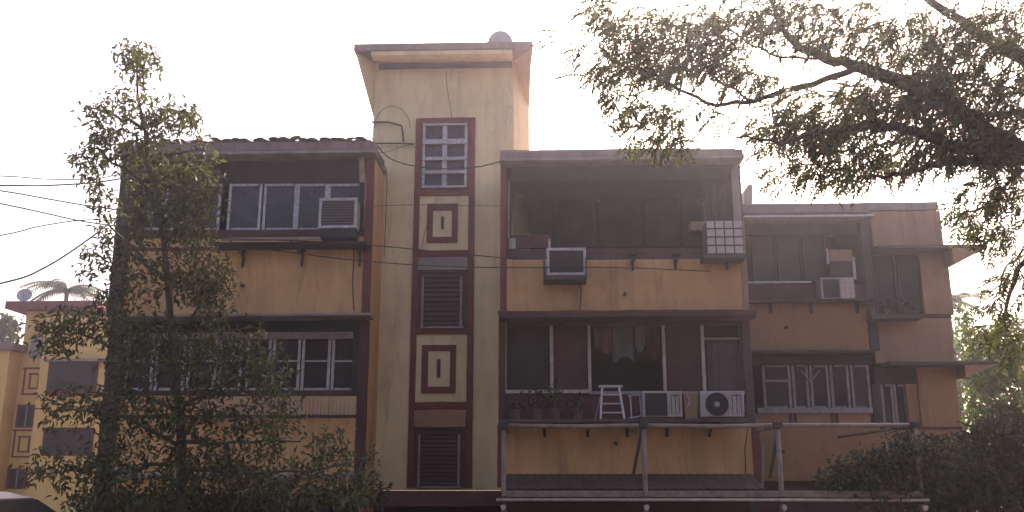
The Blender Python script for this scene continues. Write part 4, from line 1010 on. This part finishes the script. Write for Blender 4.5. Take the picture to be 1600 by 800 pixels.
# ------------------------------------------------------------------ plants in pots on the shelves
def potted(px, Y, zf_, h, label, leafm, n, potr=0.11, poth=0.18, wild=0.18, name='potted_plant'):
    x = at(px, 640, Y).x; t = thing(name, label, 'potted plant', (x, Y, zf_), 'plants in pots on the ledges')
    obj('pot', MB().lathe([(0.001, 0), (potr*0.7, 0), (potr, poth), (potr*1.08, poth), (potr*1.08, poth-0.03), (potr*0.9, poth-0.02), (0.001, poth-0.02)], (x, Y, zf_), 12), POT, t, smooth=False)
    st = MB(); pts_ = []
    for k in range(5):
        tip = Vector((x+random.gauss(0, wild), Y+random.gauss(0, 0.1), zf_+poth+h*random.uniform(0.6, 1.0)))
        st.tube(wobble((x, Y, zf_+poth-0.03), tip, 3, 0.02), [0.009, 0.007, 0.005, 0.003], 4)
        for j in range(n//5):
            f_ = random.uniform(0.25, 1.0); b = Vector((x, Y, zf_+poth)).lerp(tip, f_); pts_.append((b.x+random.gauss(0, 0.05), b.y+random.gauss(0, 0.05), b.z+random.gauss(0, 0.04)))
    obj('stem', st, BARK, t)
    pts_ = np.array(pts_); leaf_mesh('leaf', leaf_unit(0.10, 0.045), pts_, rots(len(pts_), None, 1, 0.2), rng.uniform(0.6, 1.2, len(pts_)), leafm, t, 0)
zf = zat(654.5, 17.3)
potted(806, 17.5, zf, 0.22, 'potted plant at the far left end of the equipment shelf', LFSHR, 60)
potted(842, 17.5, zf, 0.50, 'bushiest potted plant on the shelf below the left window pane', LFSHR, 130, wild=0.25)
potted(868, 17.45, zf, 0.60, 'tall thin potted plant before the shutter of the lower windows', LFSHR, 70, wild=0.2)
potted(902, 17.5, zf, 0.25, 'short potted plant left of the step ladder', LFSHR, 60)
zg = at(1400, 490.5, YW-0.03).z
P('pot_ledge', 1362, 490, 1442, 498, YW-0.42, 0.38, DARKW)
zg = at(1400, 490, YW-0.42).z
for px, lab in ((1376, 'small pot plant at the left of the end bay window ledge'), (1398, 'small pot plant in the middle of the end bay window ledge'), (1428, 'small pot plant at the right of the end bay window ledge')):
    x = at(px, 480, YW-0.3).x
    potted(px, YW-0.28, zg, 0.16, lab, LFSHR, 30, 0.08, 0.13, 0.08)
x0 = at(800, 385, YF+0.05)
o = thing('paint_tin', 'small whitish tin on the left end of the upper balcony rail', 'tin', (x0.x, YF+0.1, zat(388, YF+0.02)))
obj('body', MB().lathe([(0.001, 0), (0.075, 0), (0.075, 0.2), (0.001, 0.2)], (x0.x, YF+0.1, zat(388, YF+0.02)), 12), WHITE, o)
obj('lid', MB().lathe([(0.001, 0.202), (0.08, 0.202), (0.08, 0.222), (0.001, 0.225)], (x0.x, YF+0.1, zat(388, YF+0.02)), 12), GREYF, o)

# ------------------------------------------------------------------ cables
def cable(pp, r, label, group=None, Ys=None):
    pts = [at(x, y, Y) for (x, y, Y) in pp]; full = []
    for i in range(len(pts)-1):                                    # smooth through the points
        p0, p1, p2, p3 = pts[max(i-1, 0)], pts[i], pts[i+1], pts[min(i+2, len(pts)-1)]
        for k in range(6):
            t_ = k/6
            full.append(0.5*((2*p1)+(p2-p0)*t_+(2*p0-5*p1+4*p2-p3)*t_*t_+(3*p1-p0-3*p2+p3)*t_**3))
    full.append(pts[-1]); mid = full[len(full)//2]
    o = obj('cable', MB().tube(full, r, 5), CABLE, None, loc=tuple(mid)); tag(o, label, 'cable', group)
G1 = 'cables slung in from the left'
Yc = 17.6
cable([(-250, 268, 14), (0, 275, 15.5), (75, 280, 16.2), (150, 279, 17), (205, 268, Yc)], 0.011, 'uppermost of the two close thin cables left of the tree', G1)
cable([(-250, 294, 14), (0, 290, 15.5), (70, 290, 16.2), (150, 285, 17), (206, 276, Yc)], 0.016, 'thick cable just below the uppermost pair left of the tree', G1)
cable([(-250, 262, 14), (0, 298, 15.5), (70, 310, 16.2), (140, 322, 17), (203, 330, Yc)], 0.014, 'cable sloping down to the tree starting third at the left edge', G1)
cable([(-250, 268, 14), (0, 318, 15.5), (70, 333, 16.2), (130, 346, 17), (202, 356, Yc)], 0.014, 'cable sloping down to the tree starting fourth at the left edge', G1)
cable([(-250, 410, 14), (0, 368, 15.5), (60, 354, 16.2), (130, 344, 17), (203, 345, Yc)], 0.012, 'cable rising gently to the tree from the left edge', G1)
cable([(-250, 490, 14), (0, 443, 15.5), (70, 418, 16.2), (138, 374, 17), (201, 325, Yc)], 0.017, 'lowest cable rising steeply to the tree', G1)
cable([(-300, 172, 13), (0, 109, 13), (80, 92, 13), (160, 76, 13), (214, 68, 13)], 0.004, 'faint high cable crossing the sky at the left')
G2 = 'cables strung along the front wall'
cable([(330, 372, 17.4), (480, 377, 17.45), (580, 383, 17.5), (690, 394, 17.5), (790, 403, 17.5), (855, 404, 17.5)], 0.012, 'upper of two cables crossing the tower below its first panel', G2)
cable([(330, 377, 17.35), (480, 398, 17.4), (580, 409, 17.4), (690, 416, 17.4), (790, 418, 17.4), (960, 418, 17.5), (1110, 424, 17.6)], 0.011, 'lower of two cables crossing the tower and the right spandrel', G2)
cable([(588, 226, 19.4), (610, 248, 19.4), (650, 260, 19.35), (700, 264, 19.3), (745, 261, 19.0), (784, 252, 17.9)], 0.014, 'sagging cable hung across the tower ventilator', G2)
cable([(580, 322, 18.1), (650, 320, 19.4), (720, 321, 19.4), (783, 322, 18.1)], 0.006, 'thin straight cable across the tower through the upper panel', G2)
cable([(1158, 288, 17.9), (1200, 302, 19), (1245, 316, 20.5)], 0.008, 'thin cable sloping from the right block roof to the wing')
cable([(697, 112, 19.57), (699, 140, 19.57), (705, 175, 19.57), (705, 186, 19.52)], 0.006, 'thin cable hanging down the tower face above the ventilator')
cable([(592, 240, 19.55), (604, 275, 19.55), (603, 330, 19.55), (600, 400, 19.55)], 0.007, 'thin cable running down the left edge of the tower')
cable([(684, 310, 19.55), (668, 350, 19.53), (657, 392, 19.53)], 0.006, 'short slanting cable beside the upper tower panel')
t = thing('cable_bracket', 'bent pipe bracket with loose cable loops at the left edge of the tower', 'bracket', tuple(at(585, 200, 19.5)))
obj('arm', MB().tube([at(582, 191, 19.55), at(606, 191, 19.5), at(627, 196, 19.48), at(629, 205, 19.48), at(630, 222, 19.5)], 0.02, 6), IRON, t)
obj('crossarm', MB().tube([at(578, 224, 19.5), at(620, 224, 19.5), at(648, 225, 19.5)], 0.018, 6), IRON, t)
lp = [at(585+28*(1-math.cos(a)), 200-34*math.sin(a), 19.45) for a in [math.pi*k/12 for k in range(13)]]
obj('loop', MB().tube(lp, 0.008, 5), CABLE, t)
obj('loop', MB().tube([at(582, 188, 19.5), at(577, 200, 19.45), at(580, 212, 19.45), at(584, 224, 19.5)], 0.012, 5), CABLE, t)
obj('loop', MB().tube([at(590, 240, 19.5), at(610, 236, 19.48), at(630, 228, 19.48), at(645, 226, 19.5)], 0.006, 5), CABLE, t)

# ------------------------------------------------------------------ parked car at the lower left
YC = 10.6
cx = at(-40, 780, YC).x
CR = thing('parked_car', 'dark parked car under the tree at the lower left corner', 'car', (cx, YC, 0))
side = [(-1.95, 0.28), (1.9, 0.28), (1.98, 0.55), (1.9, 0.78), (1.05, 0.93), (0.35, 1.40), (0.05, 1.47), (-0.85, 1.48), (-1.35, 1.36), (-1.85, 0.95), (-2.0, 0.7)]
cb = MB(); W = 0.82
def cw(z): return W if z < 0.95 else W-0.24*(z-0.95)/0.53
n = len(side); cb.v = [(cx+x, YC-cw(z), z) for x, z in side]+[(cx+x, YC+cw(z), z) for x, z in side]
cb.f = [tuple(range(n)), tuple(range(n, 2*n))[::-1]]+[(i, n+i, n+(i+1) % n, (i+1) % n) for i in range(n)]
obj('body', cb, CARP, CR, bevel=0.04)
def quad(name, pts, m): return obj(name, MB().add(pts, [(0, 1, 2, 3)]), m, CR)
ws = [(0.98, 0.98), (0.40, 1.37)]
quad('windscreen', [(cx+ws[0][0]+0.012, YC-0.72, ws[0][1]+0.012), (cx+ws[0][0]+0.012, YC+0.72, ws[0][1]+0.012), (cx+ws[1][0]+0.012, YC+0.58, ws[1][1]+0.012), (cx+ws[1][0]+0.012, YC-0.58, ws[1][1]+0.012)], CARG)
for s in (-1, 1):
    for (a, b, c_, d_) in ((0.85, 0.30, 0.0, -0.08), ):
        f1 = lambda x, z: (cx+x, YC+s*(cw(z)+0.008), z)
        quad('side_window', [f1(0.85, 0.99), f1(-0.25, 0.99), f1(-0.25, 1.39), f1(0.33, 1.36)], CARG)
        quad('side_window', [f1(-0.32, 0.99), f1(-1.5, 0.99), f1(-1.25, 1.32), f1(-0.32, 1.39)], CARG)
    for wx in (-1.25, 1.25):
        wh = MB(); wh.tube([(cx+wx, YC+s*0.66, 0.31), (cx+wx, YC+s*0.86, 0.31)], 0.31, 20)
        w_ = obj('wheel', wh, RUB, CR)
        obj('rim', MB().tube([(cx+wx, YC+s*0.85, 0.31), (cx+wx, YC+s*0.872, 0.31)], 0.19, 14), ALU, w_)
    obj('headlight', MB().box(cx+1.86, cx+1.95, YC+s*0.6-0.14, YC+s*0.6+0.14, 0.62, 0.76), ALU, CR, bevel=0.02)
    obj('mirror', MB().box(cx+0.62, cx+0.72, YC+s*0.86-0.07, YC+s*0.86+0.07, 0.98, 1.1), CARP, CR, bevel=0.02)

# ------------------------------------------------------------------ haze
hz = bpy.data.materials.new('haze'); hz.use_nodes = True; n = hz.node_tree.nodes; n.clear()
ho = n.new('ShaderNodeOutputMaterial'); pv = n.new('ShaderNodeVolumePrincipled')
pv.inputs['Color'].default_value = (0.86, 0.88, 1.0, 1); pv.inputs['Density'].default_value = HAZE; pv.inputs['Anisotropy'].default_value = 0.87
hz.node_tree.links.new(pv.outputs[0], ho.inputs['Volume'])
tag(obj('haze', MB().box(-84, 84, -9, 88, -1.0, 17.0), hz), kind='stuff')
S.cycles.use_denoising = True
